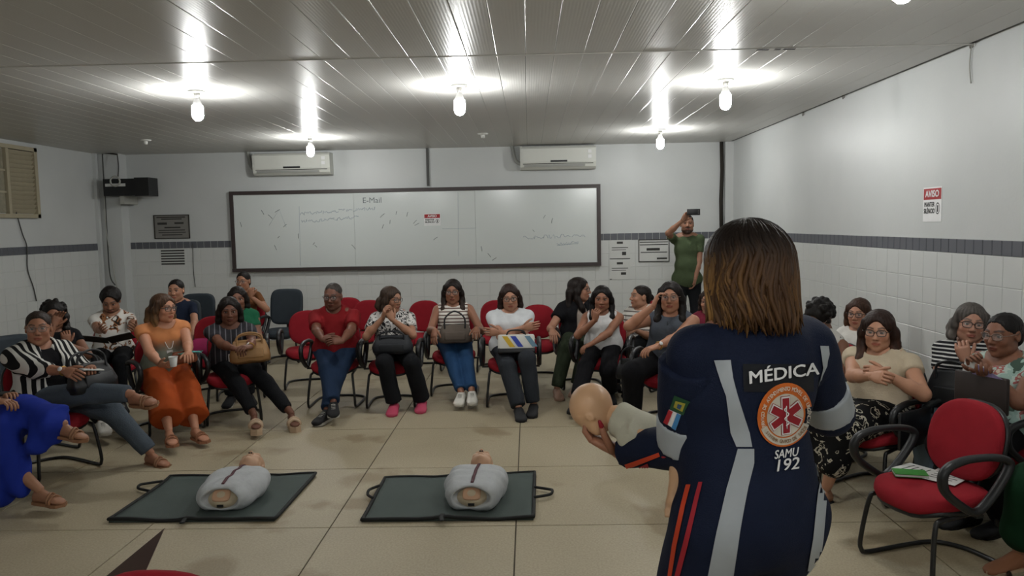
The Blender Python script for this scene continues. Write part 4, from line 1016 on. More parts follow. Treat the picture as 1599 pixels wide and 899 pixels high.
pB = person('zebra', 'person in a black and white striped shirt and grey jeans with crossed legs', (60, 512, 5.35), 62, s=0.99, w=1.22, d=1.2, lean=-10, side=0, yaw=28, pitch=0, skin='#9c6d55',
    R=HP(118, 583, 5.0, (0, 1, -0.1), (-0.6, 0, -0.6), 0.5), L=HP(140, 572, 5.25, (0.6, 1, 0), (0, 0, -1), 0.7), fL=FP(246, 726, (0.0, 1, 0)),
    fR=FA(212, 614, 5.12, (-0.1, 1, 0.05), (0.35, 0, 0.9), pole=(0.5, 0.6, 1)),
    top=dict(m=BLK, sleeve=0.0, neck=0.09, over=dict(m=P_ZEBRA, sleeve=1.35, gap=0.07, off=0.0, name='open_striped_shirt')), bottom=dict(m=JEANSG, len=0.94, knee=0.07, ankle=0.05),
    shoes=dict(kind='sandal', m=GOLDS, straps=2), hair=dict(style='back', col='#2b1f19', tip='#4a3526', len=0.06), glasses=M_GLASSW)
seat(pB, 'red visitor chair under the person in the black and white striped shirt')
pC = person('blackcurl', 'person in a black top with dark curly hair and a hand at the mouth', (84, 493, 6.45), 45, s=0.95, yaw=30, skin='#8a5f49', R=HL(0.05, 0.2, 0.42), L=HP(104, 537, 6.28, (0, 0.0, 1), (0, -1, 0), 0.9, pole=(-1, 0, -1)),
    fR=FP(184, 694, (0.1, 1, 0)), fL=FP(204, 686, (0, 1, 0)), top=dict(m=BLK, sleeve=0.4), bottom=dict(m=BLKT), shoes=dict(kind='sneaker', m=WSHOE), hair=dict(style='curly', col='#15100e', len=0.12, vol=0.0), glasses=True)
seat(pC, 'red visitor chair behind the person in the striped shirt')
pD = person('book', 'young person in a white printed tee reading an open folder', (173, 469, 7.45), 22, s=1.0, sex='m', yaw=20, pitch=26, skin='#8d634c', beard=0.7, R=HP(163, 517, 7.0, (0.1, 1, 0.2), (-0.7, 0, 0.5), 0.7), L=HP(208, 515, 7.05, (-0.2, 1, 0.2), (0.7, 0, 0.5), 0.7),
    top=dict(m=P_TRIBAL, sleeve=0.6), bottom=dict(m=BLKT), shoes=dict(kind='sneaker', m=BSHOE), hair=dict(style='crop', col='#15100e', vol=0.012))
seat(pD, 'visitor chair under the young person reading a folder')
pE = person('orange', 'person in an orange blouse and wide orange trousers holding a plastic cup', (255, 481, 6.45), 42, s=0.98, w=1.12, d=1.1, lean=0, yaw=66, pitch=2, skin='#b98469',
    R=HP(255, 577, 5.98, (-0.5, 1, 0), (-0.6, 0, 0.6), 0.8), L=HP(297, 566, 6.02, (0.3, 1, -0.1), (0, 0, -1), 0.5), fR=FP(272, 711, (0.15, 1, 0)), fL=FP(316, 699, (-0.1, 1, 0)),
    top=dict(m=P_TIEDYE, sleeve=0.30, neck=0.095, sr=0.062), bottom=dict(m=mat('rust_orange_cloth', '#a2481f', 0.85, var=0.12, scale=9, spec=0.15), len=0.70, knee=0.105, ankle=0.125, g=0.012, noise=0.008, ns=7, name='wide_trousers'),
    shoes=dict(kind='sandal', m=TANL), hair=dict(style='bob', col='#4a3322', tip='#8a6844', len=0.17), glasses=True)
seat(pE, 'red visitor chair under the person in orange')
pF = person('navy', 'person in a navy polo shirt sitting behind the person in orange', (275, 453, 8.5), 8, s=1.0, yaw=5, skin='#a97a61', sex='m', top=dict(m=fab('#1d2435'), sleeve=0.6), bottom=dict(m=JEANSD), shoes=dict(kind='shoe', m=BSHOE),
    R=HL(0.1, 0.3, 0.1), L=HP(300, 520, 8.1), hair=dict(style='back', col='#17110f', len=0.05))
seat(pF, 'grey high-backed chair under the person in navy', 'grey')
pG = person('tanbag', 'person in a dark streaked blouse with a tan handbag on the lap', (358, 485, 6.75), 22, s=0.98, w=1.05, lean=2, yaw=24, pitch=6, skin='#6d4737', R=HP(372, 549, 6.3, (-0.6, 1, 0), (0, 0, -1), 0.6), L=HP(391, 545, 6.32, (0.8, 0.8, 0.1), (0, -0.3, -1), 0.6),
    fR=FP(406, 684, (-0.05, 1, 0)), fL=FP(460, 671, (-0.1, 1, 0)), top=dict(m=P_BLOUSE, sleeve=0.55, neck=0.085, sr=0.064), bottom=dict(m=BLKT, len=0.86, knee=0.066, ankle=0.046), shoes=dict(kind='sandal', m=BEIGE, lift=0.035, sw=0.02, straps=2),
    hair=dict(style='bob', col='#1a1310', len=0.13))
seat(pG, 'red visitor chair under the person with the tan handbag')
pH = person('greenhid', 'dark-haired person mostly hidden behind the person with the tan handbag', (371, 466, 7.75), 18, s=0.97, skin='#7c5442', top=dict(m=fab('#1f5a3f'), sleeve=0.5), bottom=dict(m=BLKT), shoes=dict(kind='shoe', m=BSHOE), hair=dict(style='bob', col='#1a1310', len=0.12))
seat(pH, 'visitor chair hidden behind the person with the tan handbag')
pI = person('rust', 'person in a rust-brown top resting a hand on the chin in the back row', (380, 439, 9.5), -4, s=0.98, yaw=-4, skin='#a5765c', L=HP(392, 463, 9.3, (0, 0, 1), (0, -1, 0), 1.0, pole=(-1, 0, -1)), R=HL(-0.02, 0.2, 0.3),
    top=dict(m=fab('#6b452a'), sleeve=0.6), bottom=dict(m=BLKT), shoes=dict(kind='shoe', m=BSHOE), hair=dict(style='back', col='#17110f', len=0.22), glasses=M_GLASSW)
seat(pI, 'red visitor chair under the person with a hand on the chin in the back row')
pJ = person('redman', 'person in a red T-shirt and blue jeans with fingers touching', (520, 463, 7.3), 0, s=1.03, sex='m', w=1.18, d=1.1, lean=2, yaw=-2, pitch=4, skin='#6a4435', R=HP(505, 533, 6.82, (-0.9, 0.4, 0.1), (0, -0.6, -0.5), 0.5, pole=(1.2, 0, -0.7)), L=HP(534, 533, 6.82, (0.9, 0.4, 0.1), (0, -0.6, -0.5), 0.5, pole=(-1.2, 0, -0.7)),
    fR=FP(524, 668, (-0.25, 1, 0)), fL=FP(503, 662, (0.25, 1, 0)), top=dict(m=mat('red_cotton', '#7a1b1f', 0.88, var=0.1, scale=8, spec=0.12), sleeve=0.72, neck=0.07, sr=0.068), bottom=dict(m=JEANSD, knee=0.068, ankle=0.055), shoes=dict(kind='sneaker', m=BSHOE, sole=M_SOLE), hair=dict(style='crop', col='#3a3531', vol=-0.002), glasses=True, beard=0.25)
seat(pJ, 'red visitor chair under the person in the red T-shirt')
pK = person('swirl', 'person in a black and white swirl blouse with both hands at one ear', (611, 467, 7.3), 2, s=0.97, w=1.02, yaw=58, pitch=6, skin='#9c7058', R=HP(598, 496, 7.1, (-0.3, 0.2, 1), (-0.9, -0.3, 0), 0.7, pole=(0.8, 0.3, -1)), L=HP(613, 499, 7.08, (0.5, -0.1, 1), (0.4, -0.9, 0), 0.7, pole=(-1, 0.2, -1)),
    fR=FP(614, 646, (0.0, 1, 0)), fL=FP(658, 641, (0.0, 1, 0)), top=dict(m=P_ABSTR, sleeve=0.62, sr=0.066), bottom=dict(m=BLKT, knee=0.075, ankle=0.075), shoes=dict(kind='clog', m=PINKR, sole=PINKR), hair=dict(style='bob', col='#3a2c22', len=0.12), glasses=True)
seat(pK, 'red visitor chair under the person in the swirl blouse')
pL = person('tank', 'person in a striped sleeveless top and blue jeans with white shoes', (707, 455, 7.8), 2, s=0.99, w=1.04, yaw=0, pitch=4, skin='#8e624c', R=HP(679, 515, 7.4, (0.1, 0.6, -0.8), (-0.3, 0, -1), 0.3), L=HP(744, 513, 7.5, (0, 1, -0.4), (0, 0, -1), 0.4),
    fR=FP(722, 640, (0.1, 1, 0)), fL=FP(740, 642, (-0.05, 1, 0)), top=dict(m=P_HSTR, sleeve=0.0, neck=0.085), bottom=dict(m=JEANS, knee=0.062, ankle=0.046, len=0.9), shoes=dict(kind='sneaker', m=WSHOE), hair=dict(style='long', col='#1c1411', tip='#3a2a20', len=0.27), glasses=True)
seat(pL, 'red visitor chair under the person in the striped sleeveless top')
pM = person('crossed', 'person in a white T-shirt with folded arms and dark trousers', (796, 464, 7.3), 0, s=1.0, w=1.1, yaw=4, pitch=8, tilt=-4, skin='#a87a63', R=HL(-0.13, 0.245, 0.235, (-1, 0.2, 0.15), (0, -1, 0), 0.35, pole=(1, 0.1, -0.9)), L=HL(0.10, 0.265, 0.20, (1, 0.2, 0.05), (0, -1, 0), 0.5, pole=(-1, 0.1, -0.9)),
    fR=FP(812, 654, (-0.15, 1, 0)), fL=FP(832, 648, (0.1, 1, 0)), top=dict(m=fab('#c9cccf'), sleeve=0.6, neck=0.08, sr=0.066), bottom=dict(m=fab('#2b2e33'), knee=0.07, ankle=0.062), shoes=dict(kind='shoe', m=BSHOE, sole=BSHOE), hair=dict(style='bob', col='#2a1a16', len=0.15), glasses=True)
seat(pM, 'red visitor chair under the person with folded arms')
pN = person('olive', 'person in a dark cardigan and olive trousers turning to a neighbour', (905, 452, 8.0), 8, s=1.02, w=1.08, yaw=72, pitch=0, skin='#a3765f', R=HP(862, 515, 7.6, (0, 0.8, -0.6), (0, -0.2, -1), 0.35), L=HL(-0.12, 0.3, 0.08),
    fR=FP(872, 622, (0, 1, 0)), fL=FP(897, 617, (0.4, 1, 0)), top=dict(m=fab('#a89c92'), sleeve=0.0, over=dict(m=BLK, sleeve=0.5, gap=0.06)), bottom=dict(m=fab('#30382a'), knee=0.072, ankle=0.05), shoes=dict(kind='flat', m=NUDE, sole=NUDE), hair=dict(style='long', col='#1d1512', len=0.26), glasses=True)
seat(pN, 'red visitor chair under the person in the dark cardigan')
pO = person('chin', 'person in a white sleeveless blouse resting the chin on a hand', (940, 466, 7.3), -14, s=0.97, yaw=-8, pitch=4, skin='#8c604a', R=HP(929, 500, 7.08, (-0.2, 0.1, 1), (-0.5, -0.9, 0), 1.1, pole=(0.8, 0.4, -1)), L=HP(921, 540, 6.9, (0.9, 0.5, -0.4), (0, 0, -1), 0.5, pole=(-1, 0, -0.8)), lean=6,
    fR=FP(893, 654, (0.1, 1, 0)), fL=FP(955, 628, (-0.2, 1, 0)), top=dict(m=fab('#c8c8c8'), sleeve=0.0, neck=0.08), bottom=dict(m=BLK, len=0.85, knee=0.075, ankle=0.07), shoes=dict(kind='flat', m=BSHOE, sole=BSHOE), hair=dict(style='long', col='#120e0d', len=0.27))
seat(pO, 'red visitor chair under the person resting the chin on a hand')
pP = person('profile', 'person in a striped top seen in profile behind the front row', (1000, 463, 7.9), -35, s=0.97, yaw=-75, pitch=-4, skin='#a3775f', top=dict(m=P_WST, sleeve=0.5), bottom=dict(m=BLKT), shoes=dict(kind='shoe', m=BSHOE), hair=dict(style='back', col='#1a1310', len=0.05))
seat(pP, 'red visitor chair under the person seen in profile')
pQ = person('greytank', 'person in a grey sleeveless top raising one hand to the hair', (1047, 464, 6.5), -22, s=1.06, w=1.16, d=1.1, yaw=-16, pitch=-2, skin='#a8785f', R=HP(1020, 478, 6.35, (-0.3, -0.4, 1), (-0.8, -0.3, 0), 0.6, pole=(0.6, 1.0, -0.25)), L=HP(1014, 549, 6.0, (0.7, 0.8, -0.2), (0, 0, -1), 0.5, pole=(-1, -0.2, -0.8)),
    fR=FP(985, 668, (0, 1, 0)), fL=FP(1045, 672, (0, 1, 0)), top=dict(m=fab('#4d525b'), sleeve=0.0, neck=0.085), bottom=dict(m=BLK, knee=0.078, ankle=0.06), shoes=dict(kind='flat', m=NUDE, sole=NUDE), hair=dict(style='long', col='#1a1412', len=0.22), glasses=M_GLASSW)
seat(pQ, 'red visitor chair under the person in the grey sleeveless top')
pR = person('hidden', 'person in a maroon top almost hidden behind the instructor', (1108, 470, 7.4), -35, s=0.95, skin='#a3775f', top=dict(m=fab('#6a2232'), sleeve=0.4), bottom=dict(m=BLKT), shoes=dict(kind='shoe', m=BSHOE), hair=dict(style='bob', col='#2a1d17', len=0.15))
seat(pR, 'red visitor chair under the person hidden behind the instructor')
# the one standing at the back, filming
pS = person('filming', 'person in a green polo shirt standing at the back wall filming with a phone', (1073, 350, 10.3), -6, s=1.06, sex='m', lean=0, standing=True, hipz=0.90, yaw=-8, pitch=-4, skin='#8d6550', beard=0.85,
    R=HP(1066, 344, 9.98, (-0.55, 0.0, 0.8), (-0.3, 0.8, -0.3), 0.7, pole=(1.0, 0.2, -0.5)), L=HP(1083, 455, 10.15, (0.2, 0.3, -1), (0.8, 0, 0), 0.5),
    top=dict(m=fab('#46523a'), sleeve=0.62, neck=0.07, hem=-0.17, name='polo_shirt', sr=0.062), bottom=dict(m=BLKT), shoes=dict(kind='shoe', m=BSHOE), hair=dict(style='crop', col='#1a1512', vol=-0.003), group='people standing')
pT = person('dots', 'person with short curly hair in a white dotted sleeveless top looking down', (1279, 498, 5.45), -52, s=0.95, lean=6, yaw=-52, pitch=26, skin='#7d5440', top=dict(m=P_DOTS, sleeve=0.0), bottom=dict(m=BLKT), shoes=dict(kind='shoe', m=BSHOE), hair=dict(style='curly', col='#14100e', len=0.0, vol=0.006), glasses=M_GLASSW)
seat(pT, 'red visitor chair under the person in the dotted top')
pU = person('farwhite', 'person with brown hair and dark glasses in a white top next to the right wall', (1341, 489, 6.1), -50, s=0.94, yaw=-42, skin='#b08068', top=dict(m=fab('#c9c6c0'), sleeve=0.45), bottom=dict(m=BLKT), shoes=dict(kind='shoe', m=BSHOE), hair=dict(style='bob', col='#3b261b', tip='#5a3c28', len=0.15), glasses=True)
seat(pU, 'red visitor chair under the person in white next to the right wall')
pV = person('cream', 'person in a cream blouse and leaf-print skirt with clasped hands', (1372, 516, 4.75), -50, s=0.99, w=1.16, d=1.12, yaw=-34, pitch=4, skin='#b5866c', R=HP(1362, 587, 4.42, (-0.9, 0.4, 0.1), (0, -0.8, -0.4), 0.9, pole=(1, 0, -0.8)), L=HP(1382, 584, 4.42, (0.9, 0.5, 0.15), (0, -0.8, -0.4), 0.9, pole=(-1, 0, -0.8)),
    fR=FP(1245, 768, (0.2, 1, 0)), fL=FP(1275, 788, (0.2, 1, 0)), top=dict(m=fab('#bcae97'), sleeve=0.32, neck=0.08, sr=0.066, name='blouse'), bottom=dict(m=P_FLORS, kind='skirt', len=0.6, g=0.016), shoes=dict(kind='sandal', m=BSHOE), hair=dict(style='long', col='#2b1b15', tip='#4a2f22', len=0.20, vol=0.003), glasses=True)
chV = seat(pV, 'red visitor chair with folded writing tablet under the person in the cream blouse', dth=-8)
pW = person('greyhair', 'person with grey hair and a thin-striped top resting the chin on a hand', (1515, 504, 4.75), -46, s=0.97, w=1.1, yaw=-20, pitch=2, tilt=6, skin='#a97c67', R=HL(0.0, 0.32, 0.10), L=HP(1507, 562, 4.48, (0.2, 0.1, 1), (0.3, -0.9, 0.1), 1.0, pole=(-0.8, 0.5, -1)),
    fR=FL(0.12, 0.42), fL=FL(-0.1, 0.42), top=dict(m=P_NAVS, sleeve=0.5, neck=0.07), bottom=dict(m=fab('#6f7f8c')), shoes=dict(kind='sandal', m=BSHOE), hair=dict(style='bob', col='#4f4a46', tip='#6a645f', len=0.09), glasses=True)
seat(pW, 'red visitor chair under the person with grey hair')
pX = person('floral', 'person in a pale floral blouse holding a dark folder near the right edge', (1567, 522, 4.3), -72, s=0.99, w=1.12, yaw=-66, pitch=4, skin='#7a523f', R=HP(1543, 585, 4.0, (-0.6, 1, 0.2), (0, 0, 1), 0.6), L=HP(1528, 578, 4.06, (0.0, 0.5, 0.8), (-0.5, 0.2, 0), 0.9, pole=(-0.8, 0.2, -1)),
    fR=FP(1497, 820, (0, 1, 0)), fL=FP(1552, 835, (0, 1, 0)), top=dict(m=P_FLORB, sleeve=0.35, neck=0.10, sr=0.066, name='blouse'), bottom=dict(m=BLK, knee=0.075, ankle=0.07), shoes=dict(kind='shoe', m=BSHOE, sole=BSHOE), hair=dict(style='back', col='#14100f', len=0.05), glasses=M_GLASSW)
seat(pX, 'visitor chair under the person in the floral blouse')
pY = person('darkgreen', 'person in dark green cut off by the right picture edge', (1790, 590, 3.45), -72, s=0.96, skin='#8d634c', fR=FP(1572, 890, (0, 1, 0)), fL=FP(1640, 880, (0, 1, 0)), top=dict(m=fab('#16301f'), sleeve=0.5), bottom=dict(m=mat('bottle_green_cloth', '#12341f', 0.85, var=0.15, spec=0.15), kind='skirt', len=0.75, g=0.03, noise=0.01, ns=5),
    shoes=dict(kind='flat', m=TANL, sole=BEIGE), hair=dict(style='bob', col='#1c1411', len=0.18))
seat(pY, 'visitor chair at the right picture edge under the person in dark green')
# ------------------------------------------------------------------ empty chairs
def achair(px, py, z, Y, th, lab, kind='red', arms=(1, -1)):
    p = atY(px, py, Y); t = math.radians(th); b = np.array([-math.sin(t), math.cos(t)])*0.25
    return chair(p[0]-b[0], p[1]-b[1], th, lab, kind, arms)
achair(481, 520, 0, 8.4, 12, 'empty red chair between the tan handbag and the red T-shirt')
achair(449, 472, 0, 10.0, 2, 'empty grey high-backed chair behind the empty red chair', 'grey')
achair(543, 480, 0, 9.9, 0, 'empty red chair showing behind the shoulder of the red T-shirt')
achair(577, 487, 0, 9.5, 0, 'empty red chair between the red T-shirt and the swirl blouse')
achair(664, 481, 0, 9.3, 0, 'empty red chair left of the striped sleeveless top')
achair(776, 480, 0, 9.2, 0, 'empty red chair behind the left shoulder of the folded arms')
achair(840, 497, 0, 8.6, 0, 'empty red chair between the folded arms and the olive trousers')
achair(1030, 470, 0, 8.9, -10, 'empty red chair in front of the person filming')
achair(1243, 500, 0, 6.4, -50, 'empty red chair between the instructor and the dotted top')
achair(310, 470, 0, 9.5, 5, 'empty grey high-backed chair right of the person in navy', 'grey')
achair(12, 530, 0, 5.85, 66, 'empty grey high-backed chair at the left picture edge', 'grey')
achair(336, 520, 0, 8.0, 10, 'empty red chair partly seen between the navy polo and the tan handbag')
p = atZ(1453, 752, SEAT_Z); chF = chair(p[0], p[1], -72, 'empty red chair in front on the right holding papers and a green notebook', s=0.99)
# folded writing tablet of the chair on the right
M_TAB = mat('black_writing_tablet', '#15161a', 0.35, spec=0.5)
obj('writing_tablet', xf(rbox(0.02, 0.30, 0.22, 0.006), (0.335, -0.10, 0.50)), M_TAB, chV)
# chair cut by the lower picture edge
chair(-1.01, 2.215, 178, 'red chair back cut off by the bottom edge on the left', arms=())
# ================================================================== BAGS AND SMALL THINGS
def handbag(lab, pos, rz, size, m, hm=None, tilt=0.0, handles=2, hh=0.12, taper=0.8, name='handbag', flap=None, hx=0.3, pocket=True):
    wd, dp, ht = size; e = empty(name, pos, math.radians(rz)); e.rotation_euler = (math.radians(tilt), 0, math.radians(rz)); tag(e, lab, 'bag')
    rings = []
    for t, k, dk in ((0.0, 0.92, 0.80), (0.04, 0.99, 0.96), (0.3, 1.0, 1.0), (0.65, (1+taper)/2, 0.75), (0.93, taper, 0.42), (1.0, taper*0.97, 0.34)):
        o = sup(24, wd/2*k, dp/2*dk, 3.6); rings.append(np.concatenate([o, np.full((24, 1), t*ht)], 1))
    V, F = loft(rings); V = V.copy(); V += 0.006*np.sin(V[:, [1, 2, 0]]*37+np.array([0.3, 1.1, 2.0]))
    b = obj('bag_body', (V, F), m, e)
    obj('zip', tube([(-wd/2*taper*0.9, 0, ht*1.0), (0, 0, ht*1.012), (wd/2*taper*0.9, 0, ht)], 0.006, 6), hm or m, b)
    for q in range(handles):
        y = (dp*0.22)*(1 if q else -1)
        obj('handle', tube(spline([(-wd*hx, y, ht*0.72), (-wd*hx*0.95, y*1.15, ht+hh*0.5), (0, y*1.4, ht+hh), (wd*hx*0.95, y*1.15, ht+hh*0.5), (wd*hx, y, ht*0.72)], 5), 0.0085, 7), hm or m, e)
    if pocket: obj('front_pocket', xf(rbox(wd*0.62, 0.02, ht*0.45, 0.008), (0, -dp*0.46, ht*0.36)), m, e)
    if flap is not None: obj('flap', xf(rbox(wd*0.8, 0.02, ht*0.4, 0.008), (0, -dp*0.42, ht*0.66)), flap, e)
    return e
LEATB = mat('black_leather', '#14161a', 0.42, var=0.15, spec=0.45); LEATT = mat('tan_bag_leather', '#8f6b42', 0.55, var=0.15); LEATBR = mat('brown_bag_leather', '#5b4336', 0.6, var=0.15); LEATG = mat('taupe_bag_cloth', '#5a5048', 0.8, var=0.2)
def lap(p, r, f, u): return tuple(p['W'](r, f, u))
handbag('black leather handbag on the lap of the striped shirt', lap(pB, -0.10, 0.42, 0.08), 62+8, (0.36, 0.17, 0.20), LEATB, tilt=-14, hh=0.09)
handbag('tan leather handbag on the lap of the dark streaked blouse', lap(pG, -0.15, 0.36, 0.045), 26, (0.34, 0.16, 0.19), LEATT, tilt=-16, hh=0.06, flap=None)
handbag('dark backpack on the lap of the swirl blouse', lap(pK, -0.04, 0.26, 0.02), 0, (0.36, 0.20, 0.16), mat('charcoal_nylon', '#1b1e24', 0.6), handles=1, hh=0.05, name='backpack')
handbag('taupe and orange handbag on the lap of the striped sleeveless top', lap(pL, -0.03, 0.27, 0.03), 4, (0.33, 0.15, 0.18), LEATG, LEATB, tilt=-10, hh=0.13, handles=1)
handbag('brown leather handbag hanging at the lap of the grey sleeveless top', lap(pQ, -0.16, 0.22, 0.05), -25, (0.27, 0.12, 0.17), LEATBR, handles=1, hh=0.05)
handbag('black handbag between the white blouse and the grey sleeveless top', tuple(atY(985, 590, 6.75)), -10, (0.26, 0.12, 0.17), LEATB, handles=1, hh=0.12)
handbag('pink bag on the lap of the person in navy', tuple(atY(318, 553, 7.75)), 8, (0.24, 0.13, 0.16), mat('hot_pink_cloth', '#a8285f', 0.75), handles=0, pocket=False)
handbag('black backpack on the lap of the thin-striped top', lap(pW, -0.02, 0.30, 0.06), -46, (0.30, 0.17, 0.22), LEATB, handles=1, hh=0.06, name='backpack')
handbag('small brown clutch on the lap of the person in orange', lap(pE, -0.06, 0.30, 0.09), 50, (0.24, 0.10, 0.09), mat('rust_leather', '#7c4228', 0.6), handles=0, pocket=False)
def tote(pos, rz):
    e = empty('tote_bag', pos, math.radians(rz)); e.rotation_euler = (math.radians(-18), 0, math.radians(rz)); tag(e, 'white tote with yellow and blue diagonal bands on a lap below folded arms', 'bag')
    obj('bag_body', xf(rbox(0.34, 0.09, 0.17, 0.02), (0, 0, 0.085)), mat('tote_white', '#c2c1bb', 0.8), e)
    for x0, m in ((-0.13, '#c2a02c'), (-0.055, '#2c3f96'), (0.075, '#5f7f92')):
        V = np.array([(x0, -0.047, 0.15), (x0+0.05, -0.047, 0.15), (x0+0.12, -0.047, 0.05), (x0+0.07, -0.047, 0.05), (x0, -0.044, 0.15), (x0+0.05, -0.044, 0.15), (x0+0.12, -0.044, 0.05), (x0+0.07, -0.044, 0.05)])
        obj('printed_band', (V, [(3, 2, 1, 0), (4, 5, 6, 7), (0, 1, 5, 4), (1, 2, 6, 5), (2, 3, 7, 6), (3, 0, 4, 7)]), mat('band'+m, m, 0.7), e, False)
    obj('base_panel', xf(rbox(0.345, 0.095, 0.05, 0.012), (0, 0, 0.02)), LEATB, e)
    for y in (-0.03, 0.03): obj('handle', tube(spline([(-0.09, y, 0.15), (-0.06, y*1.5, 0.2), (0.06, y*1.5, 0.2), (0.09, y, 0.15)], 5), 0.008, 6), LEATB, e)
tote(lap(pM, -0.06, 0.32, 0.01), 2)
M_CUP = mat('white_plastic_cup', '#cfd0cd', 0.4, var=0.02)
def cup(pos, lab):
    e = empty('plastic_cup', pos); tag(e, lab, 'cup', 'white plastic cups')
    obj('cup_wall', lathe([(0.0235, 0.0), (0.034, 0.078), (0.0325, 0.078), (0.0225, 0.002)], 18, caps=False), M_CUP, e)
    obj('cup_bottom', lathe([(0.001, 0.001), (0.0235, 0.001), (0.0235, 0.004), (0.001, 0.004)], 18), M_CUP, e)
    obj('cup_rim', tube([(0.0345*math.cos(a), 0.0345*math.sin(a), 0.078) for a in np.linspace(0, 6.283, 18, endpoint=False)], 0.0022, 5, True), M_CUP, e)
cup(tuple(atY(271, 572, 5.95)), 'white plastic cup held by the person in orange')
b = pJ['base']+pJ['F']*0.16; cup((b[0], b[1], SEAT_Z*0.98-0.002), 'white plastic cup standing on the seat between the knees of the jeans')
def slab(name, lab, cat, pos, size, m, rot, group=None, bev=0.003):
    o = obj(name, rbox(*size, bev, 1), m, None, False, loc=tuple(pos), rot=tuple(math.radians(a) for a in rot)); tag(o, lab, cat, group); return o
TEAL = mat('teal_mask', '#4f9a94', 0.8)
e = empty('face_mask', tuple(lap(pE, -0.10, 0.36, 0.17)), 0.9); tag(e, 'folded teal face mask in the hand of the person in orange', 'mask')
rings = [[(x, y*math.cos(a)*0.4, 0.006*math.sin(a)+0.01*math.cos(x*20)) for a in np.linspace(0, 6.283, 8, endpoint=False) for y in (0.1,)] for x in np.linspace(-0.08, 0.08, 7)]
obj('mask_panel', loft(rings), TEAL, e); 
for q in (-1, 1): obj('ear_loop', tube([(q*(0.08+0.025*math.sin(t)), 0.03*math.cos(t), 0.006) for t in np.linspace(0, 3.14, 8)], 0.002, 5), TEAL, e)
# badge on a lanyard
def lanyard(p, lab, drop=0.30, sz=0.05):
    N = p['N']; e = empty('lanyard_badge', tuple(p['base'])); tag(e, lab, 'badge'); b0 = p['base']
    c = N+p['Fo']*0.150-p['up']*drop
    for q in (-1, 1): obj('cord', tube(spline([N+p['Ro']*0.06*q+p['Fo']*0.0, N+p['Ro']*0.055*q+p['Fo']*0.105-p['up']*0.08, N+p['Ro']*0.02*q+p['Fo']*0.158-p['up']*0.2, c+p['up']*0.02], 4)-b0, 0.0028, 5), M_SWHITE, e)
    A = np.stack([p['Ro'], p['Fo'], p['up']], 1)
    V, F = rbox(sz, 0.006, sz*1.4, 0.002, 1); obj('badge_card', (V@A.T+c-p['up']*0.03-b0, F), M_SWHITE, e, False)
lanyard(pE, 'white badge on a lanyard over the orange blouse', 0.24)
lanyard(pG, 'white badge card on the dark streaked blouse', 0.26, 0.055)
# watches
def watch(p, q, lab):
    E, P, fd, pn, cu = p['arms'][q]; d = unit(P-E); c = P-d*0.02; a = unit(np.cross(d, [0.3, 0.2, 1])); b_ = np.cross(d, a); r = 0.029*p['s']
    e = empty('wristwatch', tuple(c)); tag(e, lab, 'watch', 'wristwatches')
    obj('strap', tube([a*r*math.cos(t)+b_*r*math.sin(t) for t in np.linspace(0, 6.283, 16, endpoint=False)], 0.006, 6, True), M_GOLD, e)
    n = unit(-CF-d*np.dot(-CF, d)); n = unit(n+np.array([0, 0, 0.6])); n = unit(n-d*np.dot(n, d)); A = np.stack([np.cross(d, n), d, n], 1)
    V, F = lathe([(0.001, -0.004), (0.016, -0.004), (0.016, 0.003), (0.001, 0.004)], 16); obj('dial', (V@A.T+n*(r+0.004), F), M_SWHITE, e)
watch(pB, 1, 'wristwatch on the arm of the striped shirt'); watch(pG, -1, 'gold wristwatch above the tan handbag'); watch(pQ, -1, 'wristwatch on the arm of the grey sleeveless top')
slab('phone', 'white folded sheet in the hand of the striped shirt', 'paper', lap(pB, -0.06, 0.46, 0.245), (0.07, 0.15, 0.01), M_PAPER, (10, 0, 150))
# open folder
e = empty('open_folder', lap(pD, 0.0, 0.36, 0.17), math.radians(22)); tag(e, 'open dark folder in the hands of the young person in the printed tee', 'folder')
for q in (-1, 1):
    o = obj('cover', rbox(0.22, 0.30, 0.008, 0.003, 1), M_DARK, e, False, loc=(0.108*q, 0, 0.015), rot=(-0.30, -0.18*q, 0))
    obj('page', rbox(0.20, 0.28, 0.006, 0.002, 1), M_PAPER, o, False, loc=(0, 0, 0.007))
# phone of the one filming
E_, P_, fd_, pn_, cu_ = pS['arms'][1]
p = atY(1083, 331, 9.86)
e = empty('phone', tuple(p), math.radians(-6)); tag(e, 'black phone held up sideways by the person filming', 'phone')
obj('case', rbox(0.165, 0.011, 0.08, 0.005), M_BLACK, e)
for k in range(3): obj('camera_lens', xf(lathe([(0.001, 0), (0.008, 0), (0.008, 0.003), (0.001, 0.004)], 12), (0.06, -0.006, 0.022-0.02*k), R=[[1, 0, 0], [0, 0, -1], [0, 1, 0]]), M_CABLE, e)
# sunglasses hooked into the grey top
c = pQ['N']-pQ['up']*0.13+pQ['Fo']*0.15; e = empty('sunglasses', tuple(c), math.radians(-22)); tag(e, 'dark sunglasses hooked into the neckline of the grey sleeveless top', 'sunglasses')
for q in (-1, 1): obj('dark_lens', xf(pad(0.028, 0.022, 0.004, 2.6, 16, 0.002), (0.032*q, 0, -0.03), R=[[1, 0, 0], [0, 0, -1], [0, 1, 0]]), M_BLACK, e)
obj('temple', tube([(-0.01, 0.01, -0.02), (0.0, 0.015, 0.05)], 0.003, 5), M_BLACK, e)
